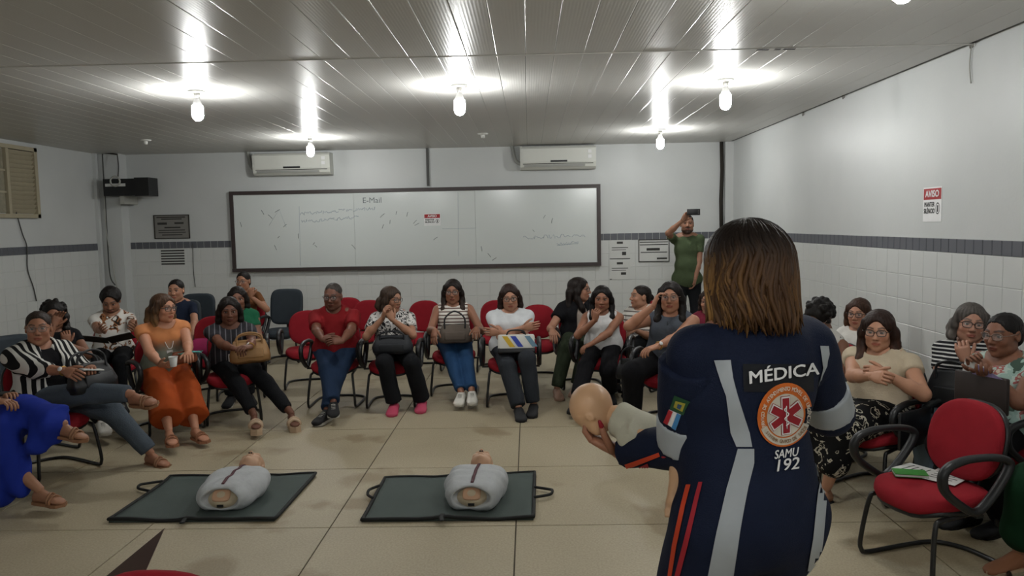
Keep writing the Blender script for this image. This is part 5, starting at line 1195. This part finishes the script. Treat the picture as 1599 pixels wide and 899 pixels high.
# things of the right side
e = empty('dark_folder', tuple(atY(1532, 612, 3.98)), math.radians(-70)); tag(e, 'dark brown folder with leaflets held by the floral blouse', 'folder')
obj('cover', xf(rbox(0.30, 0.03, 0.19, 0.008), (0, 0, 0)), mat('dark_brown_cover', '#2a211f', 0.6), e)
obj('leaflet', xf(rbox(0.12, 0.004, 0.12, 0.001, 1), (-0.05, -0.004, 0.09), R=[[0.97, 0, 0.24], [0, 1, 0], [-0.24, 0, 0.97]]), M_PAPER, e, False)
obj('leaflet', xf(rbox(0.17, 0.004, 0.09, 0.001, 1), (0.04, -0.012, 0.075), R=[[0.94, 0, 0.34], [0, 1, 0], [-0.34, 0, 0.94]]), mat('purple_leaflet', '#6f6384', 0.6, var=0.4, scale=60), e, False)
slab('pale_envelope', 'pale blue paper beside the thin-striped top', 'paper', atY(1462, 640, 4.55), (0.16, 0.01, 0.26), mat('pale_blue_paper', '#8ea3b5', 0.8), (0, 8, -40))
# papers and green notebook on the empty chair
A0 = atZ(1448, 748, SEAT_Z*1.05); zt = SEAT_Z*0.99+0.004
def onseat(px, py, z): q = atZ(px, py, z); return (q[0], q[1], z)
def sheetp(px, py, z, rz, lab, sx=0.15, sy=0.21):
    e = empty('paper_sheet', onseat(px, py, z), math.radians(rz)); tag(e, lab, 'paper', 'printed papers on the empty chair')
    obj('sheet', boxg(-sx/2, sx/2, -sy/2, sy/2, 0, 0.0015), M_PAPER, e, False)
    for k in range(5): obj('printed_line', boxg(-sx*0.38, sx*(0.36-0.07*(k % 3)), sy*(0.3-0.14*k), sy*(0.33-0.14*k), 0.0015, 0.0022), M_PRINT, e, False)
sheetp(1437, 735, zt, 30, 'white printed sheet under the green notebook on the empty chair'); sheetp(1478, 744, zt+0.004, -50, 'white printed sheet with a dark block beside the armrest of the empty chair', 0.16, 0.22)
e = empty('green_notebook', onseat(1421, 741, zt+0.004), math.radians(-14)); tag(e, 'small green notebook lying on the seat of the empty chair', 'notebook')
obj('cover', boxg(-0.075, 0.075, -0.045, 0.045, 0.012, 0.015), mat('leaf_green_cover', '#2f7a2c', 0.5), e, False); obj('pages', boxg(-0.073, 0.073, -0.043, 0.043, 0.002, 0.012), M_PAPER, e, False); obj('back_cover', boxg(-0.075, 0.075, -0.045, 0.045, 0, 0.002), mat('leaf_green_cover', '#2f7a2c', 0.5), e, False)
# dark pointed card rising behind the cut-off chair back
a = atY(166, 899, 2.16); b = atY(226, 893, 2.16); c = atY(256, 825, 2.16); v = np.array([0, 0.006, 0]); dn = np.array([0, 0, -0.30])
V = np.array([a+dn, b+dn, b, c, a, a+dn+v, b+dn+v, b+v, c+v, a+v]); o = obj('pointed_card', (V-a, [(4, 3, 2, 1, 0), (5, 6, 7, 8, 9), (0, 1, 6, 5), (1, 2, 7, 6), (2, 3, 8, 7), (3, 4, 9, 8), (4, 0, 5, 9)]), mat('dark_brown_card', '#40342f', 0.6), None, False, loc=tuple(a)); tag(o, 'dark brown pointed card behind the cut-off chair back', 'card')
# ================================================================== TRAINING MATS AND TORSO MANIKINS
M_MAT = mat('grey_green_mat', '#48524f', 0.75, var=0.18, scale=5, bump=0.2, bscale=200, spec=0.3)
M_PIPE = mat('black_piping', '#0f1110', 0.7)
def training_mat(bl_, br, tr, tlf, lab, hl, hr_, seed):
    C = [atZ(*q, 0.0) for q in (bl_, br, tr, tlf)]; e = empty('training_mat', tuple(np.mean(C, 0))); tag(e, lab, 'mat', 'grey training mats'); o = np.mean(C, 0); rr = np.random.RandomState(seed)
    nu, nv = 25, 15
    def P(u, v):
        p = C[0]*(1-u)*(1-v)+C[1]*u*(1-v)+C[2]*u*v+C[3]*(1-u)*v-o
        z = 0.012+0.006*math.sin(u*9+seed)*math.sin(v*5+1)+0.012*math.exp(-((u-0.48)/0.03)**2)*(0.4+0.6*abs(math.cos(v*4)))+0.018*(max(0, 2*abs(v-0.5)-0.75)*4)**2*abs(math.sin(u*7+seed))*0.6
        return np.array([p[0], p[1], max(z, 0.004)])
    V = [P(i/(nu-1), j/(nv-1)) for j in range(nv) for i in range(nu)]; V += [v*np.array([1, 1, 0])+np.array([0, 0, 0.0005]) for v in V]
    n = nu*nv; F = [(j*nu+i, j*nu+i+1, (j+1)*nu+i+1, (j+1)*nu+i) for j in range(nv-1) for i in range(nu-1)]; F += [tuple(n+q for q in f[::-1]) for f in F]
    rim = [i for i in range(nu)]+[j*nu+nu-1 for j in range(1, nv)]+[(nv-1)*nu+i for i in range(nu-2, -1, -1)]+[j*nu for j in range(nv-2, 0, -1)]
    F += [(rim[k], n+rim[k], n+rim[(k+1) % len(rim)], rim[(k+1) % len(rim)]) for k in range(len(rim))]
    obj('mat_panel', (np.array(V), F), M_MAT, e); obj('edge_piping', tube([V[k]*np.array([1, 1, 0.8])+np.array([0, 0, 0.002]) for k in rim], 0.0115, 7, True), M_PIPE, e)
    for u, v0, v1, out in hl+hr_:
        a = P(u, v0); b = P(u, v1); m_ = (a+b)/2; dr = unit((C[1]-C[0])*(1 if u > 0.5 else -1)); q = np.array([0, 0, 0.012])
        obj('handle', tube(spline([a+q, a*0.75+b*0.25+dr*out*0.85+q, m_+dr*out+q*1.6, a*0.25+b*0.75+dr*out*0.85+q, b+q], 5), 0.009, 7), M_PIPE, e)
    a = P(0.47, 0.0); obj('strap', tube(spline([a+np.array([0, 0.02, 0]), a+np.array([0.0, -0.03, -0.004]), a+np.array([0.01, -0.075, -0.004])], 4), 0.016, 6, flat=(np.array([0, 0, 1.0]), 0.25)), M_PIPE, e)
    return e
training_mat((170, 816), (428, 814), (493, 743), (266, 747), 'grey-green training mat on the floor at the left', [(0.0, 0.62, 0.86, 0.11)], [], 1)
training_mat((565, 815), (833, 812), (835, 741), (601, 750), 'grey-green training mat on the floor in the middle', [(0.0, 0.45, 0.75, 0.05)], [(1.0, 0.38, 0.62, 0.115)], 4)
M_JACK = mat('manikin_jacket', '#adb0b2', 0.75, var=0.06, bump=0.3, bscale=40); M_PSKIN = mat('manikin_skin', '#c19a7d', 0.45, var=0.04); M_PINNER = mat('manikin_core', '#b9ab92', 0.55); M_ZIP = mat('maroon_zip', '#4a1a24', 0.6)
def torso_manikin(pos, rz, lab, s=1.0, seed=0):
    e = empty('training_manikin', pos, math.radians(rz)); e.scale = (s, s, s); tag(e, lab, 'manikin', 'adult torso manikins')
    F = Field(0.009); [F.cap((-hw, y, 0.085), (hw, y, 0.085), r_, k=0.05) for y, hw, r_ in ((0.06, 0.085, 0.088), (0.16, 0.10, 0.095), (0.27, 0.115, 0.10), (0.38, 0.12, 0.09), (0.44, 0.09, 0.075))]
    F.ell((0, -0.025, 0.09), (0.12, 0.115, 0.066), k=0.015, op='s'); F.plane((0, 0, 0.004), (0, 0, -1)); V, Fc = F.mesh(noise=0.006, nscale=11, seed=seed); jk = obj('jacket', (V, Fc), M_JACK, e)
    F = Field(0.009); F.ell((0, 0.2, 0.07), (0.15, 0.2, 0.08), k=0.03); F.ell((0, 0.10, 0.07), (0.105, 0.105, 0.075), k=0.03); F.plane((0, 0, 0.006), (0, 0, -1)); V, Fc = F.mesh(); c = obj('inner_torso', (V, Fc), M_PINNER, e)
    obj('belly_plate', xf(pad(0.06, 0.045, 0.02, 3.5, 20, 0.006), (0, 0.03, 0.100), R=[[1, 0, 0], [0, 0.75, -0.66], [0, 0.66, 0.75]]), M_PSKIN, c)
    obj('latch', boxg(-0.02, 0.02, -0.012, 0.02, 0.040, 0.058), M_BLACK, c, False)
    pts = [(0, y, 0) for y in np.linspace(0.088, 0.49, 44)]
    me = jk.data; bv = BVHTree.FromPolygons([v.co[:] for v in me.vertices], [tuple(p.vertices) for p in me.polygons]); zz = []
    cen = Vector((0, 0.17, 0.085))
    for ph in np.linspace(38, 84, 14):
        d_ = Vector((0, math.cos(math.radians(ph)), -math.sin(math.radians(ph)))); h = bv.ray_cast(cen-d_*0.6, d_)
        if h[0]: q_ = h[0]-d_*0.004; zz.append((0, q_.y, q_.z))
    for x, y, z in pts:
        if y < 0.19: continue
        h = bv.ray_cast(Vector((x, y, 1.0)), Vector((0, 0, -1)))
        if h[0]: zz.append((x, y, h[0].z+0.004))
    obj('zip', tube(zz, 0.011, 6, flat=(np.array([0, 0, 1.0]), 0.35)), M_ZIP, e)
    F = Field(0.008); F.cap((0, 0.44, 0.10), (0, 0.55, 0.085), 0.058, 0.056, k=0.03); F.ell((0, 0.45, 0.1), (0.1, 0.06, 0.06), k=0.03); V, Fc = F.mesh(); obj('neck', (V, Fc), M_PSKIN, e)
    HV, HF = HEADS['m']; a = math.radians(8); f = np.array([0, math.sin(a), math.cos(a)]); u = np.array([0, math.cos(a), -math.sin(a)]); r = np.cross(f, u)
    V = (HV[:, :1]*r+HV[:, 1:2]*f+HV[:, 2:3]*u)*1.05+np.array([0, 0.625, 0.105]); hd = obj('head', (V, HF), M_PSKIN, e)
    for q in (-1, 1): obj('nostril', xf(sphere((0, 0, 0), 0.006, 8, 6), tuple((np.array([0.008*q, 0, 0])+f*0.105*1.05+u*(-0.036)*1.05+np.array([0, 0.617, 0.105])))), M_BLACK, hd)
    return e
a = atZ(343, 806, 0); b = atZ(395, 742, 0.05); torso_manikin((a[0], a[1]+0.02, 0.014), -math.degrees(math.atan2(b[0]-a[0], b[1]-a[1]))*0.9, 'torso manikin in a pale jacket lying on the left mat', 0.92, 1)
a = atZ(736, 804, 0); torso_manikin((a[0], a[1]+0.02, 0.014), -3, 'torso manikin in a pale jacket lying on the middle mat', 0.92, 5)
# ================================================================== THE INSTRUCTOR (standing, seen from behind)
NAVY = mat('navy_uniform_cloth', '#121a30', 0.8, var=0.15, scale=20, bump=0.25, bscale=250, spec=0.2)
M_REFL = mat('reflective_tape', '#9da3a8', 0.45, var=0.06, scale=30, spec=0.5); M_ORANGE = mat('uniform_orange', '#c4401f', 0.7); M_CRIM = mat('uniform_crimson', '#a01f2c', 0.7)
INST = person('medica', 'instructor in a navy medical uniform seen from behind holding an infant manikin', (1166, 432, 2.15), -162, s=1.04, w=1.16, d=1.05, lean=0, side=0, standing=True, hipz=0.86, yaw=-165, pitch=6, skin='#9a6a52', vox=0.0095, neck_f=0.02, arm=1.12, hips=0.84,
    L=HP(965, 703, 2.41, (-0.75, 0.55, 0.35), (0.1, 0.1, 1), 0.75, pole=(0.5, -0.3, -1), thumb=2.2), R=HL(0.22, 0.36, 0.24, (-0.5, 1, 0.1), (-1, 0, 0.5), 0.6, pole=(1.1, -0.25, -1)),
    top=dict(m=NAVY, sleeve=1.9, sr=0.062, g=0.020, neck=0.05, nf=0.03, nu=0.05, hem=-0.10, noise=0.007, ns=7, name='uniform_overalls', vox=0.0095), bottom=dict(m=NAVY, g=0.016, part_of_top=True, thigh=0.102, knee=0.085, ankle=0.08, noise=0.006, name='uniform_trousers'),
    shoes=dict(kind='shoe', m=BSHOE, sole=BSHOE), hair=dict(style='crop', col='#1d1511', tip='#3a2718', len=0.130, vol=0.008, h=0.006), group='people standing')
rt = INST['root']; base = INST['base']
# collar
F = Field(0.008); N = INST['N']; F.cap(N-INST['up']*0.02+INST['Ro']*0.02, N-INST['up']*0.02-INST['Ro']*0.02, 0.082, k=0.02, flat=(INST['up'], 0.45)); V, Fc = F.mesh(); obj('collar', (V-base, Fc), NAVY, rt)
parts = []
for ch in rt.children:
    if ch.name.startswith('uniform'): parts.append((np.array([v.co[:] for v in ch.data.vertices])+base, [tuple(p.vertices) for p in ch.data.polygons]))
GV, GF = merge(*parts); lat0 = (GV-INST['Hc'])@INST['Ro']; BV = BVHTree.FromPolygons([tuple(v) for v in GV], [f for f in GF if lat0[f[0]] < 0.19 or GV[f[0]][2] < 1.0])
def hit(px, py, lift):
    d = Vector(ray(px, py)).normalized(); h = BV.ray_cast(Vector(CAMP), d)
    if h[0] is None: 
        h = BV.find_nearest(Vector(atY(px, py, 2.12)))
    n = h[1]
    if n.dot(d) > 0: n = -n
    return np.array(h[0]+n*lift)-base
def decal(name, VF, m, lift=0.004, parent=None):
    """flat outline given in picture pixels, laid onto the cloth"""
    V, F = VF; H = np.array([hit(v[0], v[1], lift+(v[2] if len(v) > 2 else 0.0)) for v in V])
    F = [f for f in F if max(np.linalg.norm(H[f[i]]-H[f[i-1]]) for i in range(len(f))) < 0.045]
    return obj(name, (H, F), m, parent or rt, True)
def ribbon(rows, n=6, sub=6):
    R = [];
    for (y0, a0, b0), (y1, a1, b1) in zip(rows[:-1], rows[1:]):
        for t in np.linspace(0, 1, sub, endpoint=False): R.append((y0+(y1-y0)*t, a0+(a1-a0)*t, b0+(b1-b0)*t))
    R.append(rows[-1]); V = []; F = []
    for y, a, b in R:
        for k in range(n+1): V.append((a+(b-a)*k/n, y))
    for i in range(len(R)-1):
        for k in range(n): F.append((i*(n+1)+k, (i+1)*(n+1)+k, (i+1)*(n+1)+k+1, i*(n+1)+k+1))
    return V, F
decal('reflective_stripe', ribbon([(562, 1114, 1141), (590, 1124, 1145), (618, 1134, 1152), (650, 1138, 1162), (675, 1141, 1170), (697, 1150, 1174)]), M_REFL, 0.004)
decal('reflective_stripe', ribbon([(700, 1152, 1177), (722, 1146, 1177), (760, 1135, 1168), (830, 1119, 1155), (915, 1102, 1142)]), M_REFL, 0.004)
decal('reflective_stripe', ribbon([(540, 1279, 1301), (590, 1286, 1309), (660, 1290, 1308), (716, 1286, 1301), (770, 1275, 1290), (840, 1268, 1284), (900, 1258, 1276)]), M_REFL, 0.004)
# lettering and round badge on the back; px frame tilted with the cloth
BX = np.array([0.990, -0.140]); BY = np.array([-0.02, -1.0])      # picture directions of badge right / up
def bpt(c, x, y): return np.array(c)+BX*x+BY*y
def lettering(s, c, h, wd, m, lift, bold=0.02, parent=None, slant=0.0):
    V, F = text_geo(s, 1.0, bold); w0 = V[:, 0].max()-V[:, 0].min(); h0 = V[:, 1].max()-V[:, 1].min()
    bm = bmesh.new(); vs = [bm.verts.new(v) for v in V]
    for f in F:
        try: bm.faces.new([vs[i] for i in f])
        except ValueError: pass
    bmesh.ops.triangulate(bm, faces=list(bm.faces)); bmesh.ops.subdivide_edges(bm, edges=list(bm.edges), cuts=2, use_grid_fill=True); bm.verts.index_update()
    V = np.array([v.co[:] for v in bm.verts]); F = [tuple(v.index for v in f.verts) for f in bm.faces]; bm.free()
    P = [(*bpt(c, v[0]*wd/w0+v[1]*slant*h/h0, v[1]*h/h0), v[2]*0.08) for v in V]
    return decal('lettering', (P, F), m, lift, parent)
def disc(c, rx, ry, n=40, r0=0.0):
    V = []; F = []; K = 4
    for k in range(K+1):
        t = r0+(1-r0)*k/K
        for i in range(n): a = 2*math.pi*i/n; V.append(bpt(c, rx*t*math.cos(a), ry*t*math.sin(a)))
    for k in range(K):
        for i in range(n): F.append((k*n+i, k*n+(i+1) % n, (k+1)*n+(i+1) % n, (k+1)*n+i))
    return V, F
nb = decal('name_backing', ribbon([(568, 1160, 1277), (590, 1160, 1278), (611, 1161, 1279)], 12, 4), mat('black_backing', '#0c0e16', 0.8), 0.004)
lettering('MÉDICA', (1220, 583), 24, 106, M_SWHITE, 0.0095, 0.022, nb)
EC = (1223.5, 647); eb = decal('round_badge', disc(EC, 42.5, 49.5), mat('badge_orange', '#c9651f', 0.6), 0.005)
decal('badge_centre', disc(EC, 28, 33.5), mat('badge_cream', '#c3bcae', 0.6), 0.0072, eb)
arc = []; 
for i in range(25):
    a = math.radians(-160+140*i/24); arc.append((bpt(EC, 40*math.cos(a), 46.5*math.sin(a)), bpt(EC, 30*math.cos(a), 35.5*math.sin(a))))
decal('badge_lower_band', ([q for p_ in arc for q in p_], [(2*i, 2*i+2, 2*i+3, 2*i+1) for i in range(24)]), mat('badge_cream', '#c3bcae', 0.6), 0.0068, eb)
def ringtext(s, a0, a1, r, m, h, flip=False):
    out = []
    for i, chh in enumerate(s):
        if chh == ' ': continue
        a = math.radians(a0+(a1-a0)*i/(len(s)-1)); V, F = text_geo(chh, 1.0, 0.02); c = (r*math.cos(a), r*math.sin(a)); rot = a-math.pi/2+(math.pi if flip else 0)
        P = [];
        for v in V:
            x = v[0]*h*0.85; y = v[1]*h; X = c[0]+x*math.cos(rot)-y*math.sin(rot); Y = c[1]+x*math.sin(rot)+y*math.cos(rot); P.append((*bpt(EC, X, Y*1.165), v[2]*0.06))
        out.append((np.array([hit(p_[0], p_[1], 0.0088+p_[2]) for p_ in P]), F))
    return obj('ring_lettering', merge(*out), m, eb, False)
ringtext('SERVIÇO DE ATENDIMENTO MÓVEL DE URGÊNCIA', 202, -22, 35.2, mat('badge_letter', '#d8cfc0', 0.6), 7.2)
ringtext('SISTEMA ÚNICO DE SAÚDE', 214, 326, 35.0, mat('badge_letter_dark', '#8a6a4c', 0.6), 6.6, True)
def star(rx, w_):
    V = []; F = []
    for k in range(3):
        a = math.radians(90+60*k); d = np.array([math.cos(a), math.sin(a)]); n = np.array([-d[1], d[0]]); b0 = len(V)
        for i in range(7):
            t = -1+2*i/6
            for q in (-1, 0, 1): p_ = d*rx*t+n*w_*q; V.append(bpt(EC, p_[0], p_[1]*1.17))
        for i in range(6):
            for q in range(2): F.append((b0+i*3+q, b0+i*3+q+1, b0+i*3+q+4, b0+i*3+q+3))
    return V, F
decal('star_outline', star(26, 7.2), mat('badge_star_edge', '#8c3a34', 0.6), 0.0086, eb); decal('star_border', star(25.2, 6.4), M_SWHITE, 0.0096, eb); decal('star_of_life', star(23.5, 5.0), mat('badge_star_red', '#8e1424', 0.6), 0.0108, eb)
st = [hit(*bpt(EC, 0.0, y), 0.0125) for y in np.linspace(-20, 16, 8)]; obj('staff', tube(st, 0.0014, 5), M_SWHITE, eb)
st = [hit(*bpt(EC, 3.0*math.sin(y*0.45), y*1.0), 0.013) for y in np.linspace(-15, 14, 24)]; obj('snake', tube(st, 0.0016, 5), M_SWHITE, eb)
lettering('SAMU', (1225.5, 707), 13.5, 36, M_SWHITE, 0.0065, 0.018, None, 0.15); lettering('192', (1226.5, 725), 19, 34, M_SWHITE, 0.0065, 0.012, None, 0.15)
# bands round the upper arms, forearm stripes, sleeve patches, trouser stripes
for q in (1, -1):
    E, P = INST['arms'][q][:2]; S_ = INST['S'][q]; d = unit(E-S_); F = Field(0.008); L_ = np.linalg.norm(E-S_)
    rk = 0.84 if q == 1 else 1.0; F.cap(S_, E, 0.0925*rk, 0.0875*rk, k=0.01); F.plane(S_+d*L_*0.66, -d); F.plane(S_+d*L_*0.97, d); V, Fc = F.mesh(noise=0.002); obj('reflective_band', (V-base, Fc), M_REFL, rt)
    F = Field(0.008); F.cap(S_, E, 0.088*rk, 0.084*rk, k=0.01); F.plane(S_+d*L_*0.1, -d); F.plane(S_+d*L_*0.67, d); V, Fc = F.mesh(noise=0.006, nscale=8); o = obj('upper_sleeve', (V-base, Fc), NAVY, rt)
    if q == -1:
        parts.append((V, [tuple(f) for f in Fc]))
GV, GF = merge(*parts); BV = BVHTree.FromPolygons([tuple(v) for v in GV], GF)
def quad(c, n=6):
    c = [np.array(x, float) for x in c]; V = []; F = []
    for j in range(n+1):
        for i in range(n+1): u, v = i/n, j/n; V.append(c[0]*(1-u)*(1-v)+c[1]*u*(1-v)+c[2]*u*v+c[3]*(1-u)*v)
    for j in range(n):
        for i in range(n): F.append((j*(n+1)+i, (j+1)*(n+1)+i, (j+1)*(n+1)+i+1, j*(n+1)+i+1))
    return V, F
fg = decal('flag_patch', quad([(1054, 616), (1078, 626), (1067, 647), (1047, 637)]), mat('flag_green', '#1d4a2c', 0.7), 0.004)
decal('flag_diamond', quad([(1056, 624), (1071, 628), (1066, 641), (1053, 634)]), mat('flag_yellow', '#a59a3a', 0.7), 0.006, fg); decal('flag_globe', quad([(1060, 628), (1066, 630), (1063, 637), (1058, 634)]), mat('flag_blue', '#2c4a6a', 0.7), 0.008, fg)
fl = decal('flag_patch', quad([(1046, 638), (1064, 646), (1056, 670), (1038, 658)]), M_SWHITE, 0.004)
decal('flag_red_band', quad([(1046, 638), (1052, 641), (1044, 662), (1038, 658)]), mat('flag_red', '#a8242e', 0.7), 0.006, fl); decal('flag_blue_band', quad([(1058, 643), (1064, 646), (1056, 670), (1050, 666)]), mat('flag_light_blue', '#3f7fb5', 0.7), 0.006, fl)
decal('forearm_stripe', quad([(976, 724), (1030, 706), (1032, 712), (979, 731)], 8), M_ORANGE, 0.004); decal('forearm_stripe', quad([(983, 734), (1012, 722), (1014, 728), (988, 740)], 8), M_CRIM, 0.004)
decal('trouser_stripe', ribbon([(756, 1073, 1080), (790, 1064, 1071), (850, 1051, 1058), (905, 1043, 1049)], 3), M_ORANGE, 0.004); decal('trouser_stripe', ribbon([(752, 1092, 1098), (790, 1082, 1089), (850, 1067, 1075), (905, 1053, 1061)], 3), M_CRIM, 0.004)
# waved locks over the hair
toW = INST['toW']; rr = np.random.RandomState(3); LV = []; LC = []
c0 = np.array(lin('#1b130f')); c1 = np.array(lin('#3d2818')); c2 = np.array(lin('#8a6236')); c3 = np.array(lin('#a27a45')); nl = 0; FF = []
for i in range(640):
    a = rr.uniform(-2.75, 2.75); sd_ = abs(a)/2.75; r0 = rr.uniform(0.10, 0.55); ph = rr.rand()*6.3; lo_ = -rr.uniform(0.085, 0.150); pts = []
    k = 15; wv = rr.uniform(0.005, 0.017); th = rr.uniform(0.97, 1.07); flip = rr.uniform(-0.01, 0.03)
    for j in range(k):
        t = j/(k-1)
        if t < 0.55:
            e_ = (1-t/0.55)*(math.pi/2*(1-r0*0.6)); x = math.cos(e_); z = 0.036+0.108*math.sin(e_); rad = x
        else:
            q = (t-0.55)/0.45; z = 0.036+(lo_-0.036)*q; rad = 1.0+0.06*math.sin(q*3.0)-0.10*q*q+flip*q**3*8
        w_ = wv*math.sin(t*13+0.45*ph)*min(1, t*1.6)
        x = math.sin(a)*0.097*rad*th+math.cos(a)*w_; y = -math.cos(a)*0.116*rad*th-0.012+math.sin(a)*w_
        if y > 0.02 and z < 0.07: y = 0.02+(y-0.02)*0.4
        pts.append((x, y, z))
    rad = np.array([0.0025+0.0052*math.sin(math.pi*min(1, 0.18+0.74*j/(k-1)))**0.8 for j in range(k)]); rad[-1] = 0.001
    V, F = tube(toW(np.array(pts)), rad*rr.uniform(0.7, 1.25), 5); gold = rr.rand()**1.3*(0.12+0.88*min(1, sd_*1.7)**1.4)
    for j in range(k):
        t = j/(k-1); b_ = c0*(1-smooth01(t, 0.30, 0.7))+c1*smooth01(t, 0.30, 0.7); g_ = c2*(1-gold)+c3*gold; m_ = smooth01(t, 0.32, 0.85)*gold*0.95
        LC += [b_*(1-m_)+g_*m_]*5
    LV.append(V); FF += [tuple(x+nl for x in f) for f in F]; nl += len(V)
o = obj('hair_locks', (np.concatenate(LV)-base, FF), M_HAIR, [c for c in rt.children if c.name.startswith('hair')][0], True, {'col': ('FLOAT_COLOR', np.array(LC))}); o['kind'] = 'stuff'
# red nail on the thumb of the near hand
E, P, fd, pn, cu = INST['arms'][-1]; d = unit(fd); n = unit(pn-d*np.dot(pn, d)); lat = np.cross(d, n)*-1; s_ = INST['s']*1.02; bq = P+d*0.085*s_*0.18+lat*0.026*s_; td = unit(d*0.75+lat*0.62+n*0.35*2.2)
tip = bq+td*0.032*s_+unit(td+d*0.7+n*0.4*2.2)*0.056*s_; td2 = unit(td+d*0.7+n*0.4*2.2); F = Field(0.002); nn = unit(np.array([-0.1, -1.0, 0.3])); F.cap(tip-td2*0.006, tip+td2*0.009, 0.0085, 0.006, k=0.002, flat=(nn, 0.8)); V, Fc = F.mesh(); obj('thumbnail', (V+nn*0.004-base, Fc), mat('red_nail_polish', '#8a1020', 0.3), rt)
# ================================================================== INFANT MANIKIN in the instructor's hand
M_ISKIN = mat('infant_plastic', '#c9a07c', 0.45, var=0.03); M_ISHIRT = mat('infant_shirt', '#b9b6a4', 0.85, var=0.05, bump=0.2, bscale=150)
hp = atY(925, 638, 2.45); nkp = atY(962, 652, 2.42); hipp = atY(1062, 700, 2.30)
root = empty('infant_manikin', (hp[0], hp[1], hp[2])); tag(root, 'bald infant manikin in a cream shirt lying face down on the forearm of the instructor', 'manikin')
ax_ = unit(hp-nkp); dn = unit(np.array([-0.25, 0.1, -1.0])); fdn = unit(dn-ax_*np.dot(dn, ax_)); lat_ = np.cross(fdn, ax_); AX = np.array([lat_, fdn, ax_]); sh = np.array([0, 0.0, 0])
def hl(r, f, u): return hp+lat_*r+fdn*f+ax_*u
F = Field(0.0055); F.ell(hp+ax_*0.008-fdn*0.008, (0.066, 0.074, 0.070), AX, k=0.02); F.ell(hl(0, 0.024, -0.030), (0.052, 0.049, 0.046), AX, k=0.025); F.ell(hl(0, 0.066, -0.022), (0.009, 0.011, 0.009), AX, k=0.01)
for q in (-1, 1): F.ell(hl(0.065*q, 0.008, -0.016), (0.007, 0.012, 0.017), AX, k=0.004); F.ell(hl(0.071*q, 0.010, -0.016), (0.004, 0.006, 0.010), AX, k=0.003, op='s'); F.ell(hl(0.03*q, 0.045, -0.04), (0.02, 0.02, 0.02), AX, k=0.02)
V, Fc = F.mesh(); obj('head', (V-hp, Fc), M_ISKIN, root)
F = Field(0.006); F.cap(hl(0, 0, -0.04), nkp, 0.030, 0.033, k=0.01); tdv = unit(hipp-nkp); F.cap(nkp+tdv*0.03, hipp, 0.048, 0.052, k=0.03)
S1 = nkp+tdv*0.045+np.array([0, -0.055, -0.03]); S2 = nkp+tdv*0.045+np.array([0, 0.06, -0.01])
a1 = atY(992, 678, 2.33); a2 = atY(1026, 686, 2.27); F.cap(S1, a1, 0.024, 0.022, k=0.02); F.cap(a1, a2, 0.022, 0.017, k=0.015); F.ell(a2+np.array([0.01, 0, -0.005]), (0.018, 0.014, 0.018), k=0.015)
F.cap(S2, S2+np.array([0.02, 0.03, -0.09]), 0.024, 0.018, k=0.02)
k1 = atY(1062, 735, 2.17); f1 = atY(1050, 786, 2.15); F.cap(hipp+np.array([0, -0.04, -0.02]), k1, 0.038, 0.028, k=0.02); F.cap(k1, f1, 0.028, 0.018, k=0.015); F.cap(f1, f1+np.array([-0.012, -0.03, -0.012]), 0.016, 0.017, k=0.012)
for q in range(4): F.ell(f1+np.array([-0.026+0.010*q, -0.043, -0.018]), (0.0055, 0.008, 0.006), k=0.004)
k2 = k1+np.array([0.06, 0.12, 0]); F.cap(hipp+np.array([0.03, 0.05, -0.02]), k2, 0.036, 0.026, k=0.02); F.cap(k2, k2+np.array([0, 0, -0.1]), 0.026, 0.018, k=0.015)
V, Fc = F.mesh(); obj('body', (V-hp, Fc), M_ISKIN, root)
F = Field(0.006); F.cap(nkp+tdv*0.022, hipp+tdv*0.02, 0.058, 0.062, k=0.03); d1 = unit(a1-S1); F.cap(S1-d1*0.01, S1+d1*0.05, 0.035, 0.037, k=0.02, cut=(S1+d1*0.042, d1)); d2 = unit(np.array([0.02, 0.03, -0.09])); F.cap(S2, S2+d2*0.05, 0.034, 0.036, k=0.02, cut=(S2+d2*0.045, d2))
F.plane(nkp+tdv*0.004, -tdv); V, Fc = F.mesh(noise=0.0035, nscale=14); obj('shirt', (V-hp, Fc), M_ISHIRT, root)
nk_ = [nkp-tdv*0.012+(np.cross(tdv, [0, 0, 1.0])*math.cos(t)+unit(np.cross(tdv, np.cross(tdv, [0, 0, 1.0])))*math.sin(t))*0.0335-hp for t in np.linspace(0, 6.283, 20, endpoint=False)]; obj('neck_joint', tube(nk_, 0.003, 5, True), M_BLACK, root)
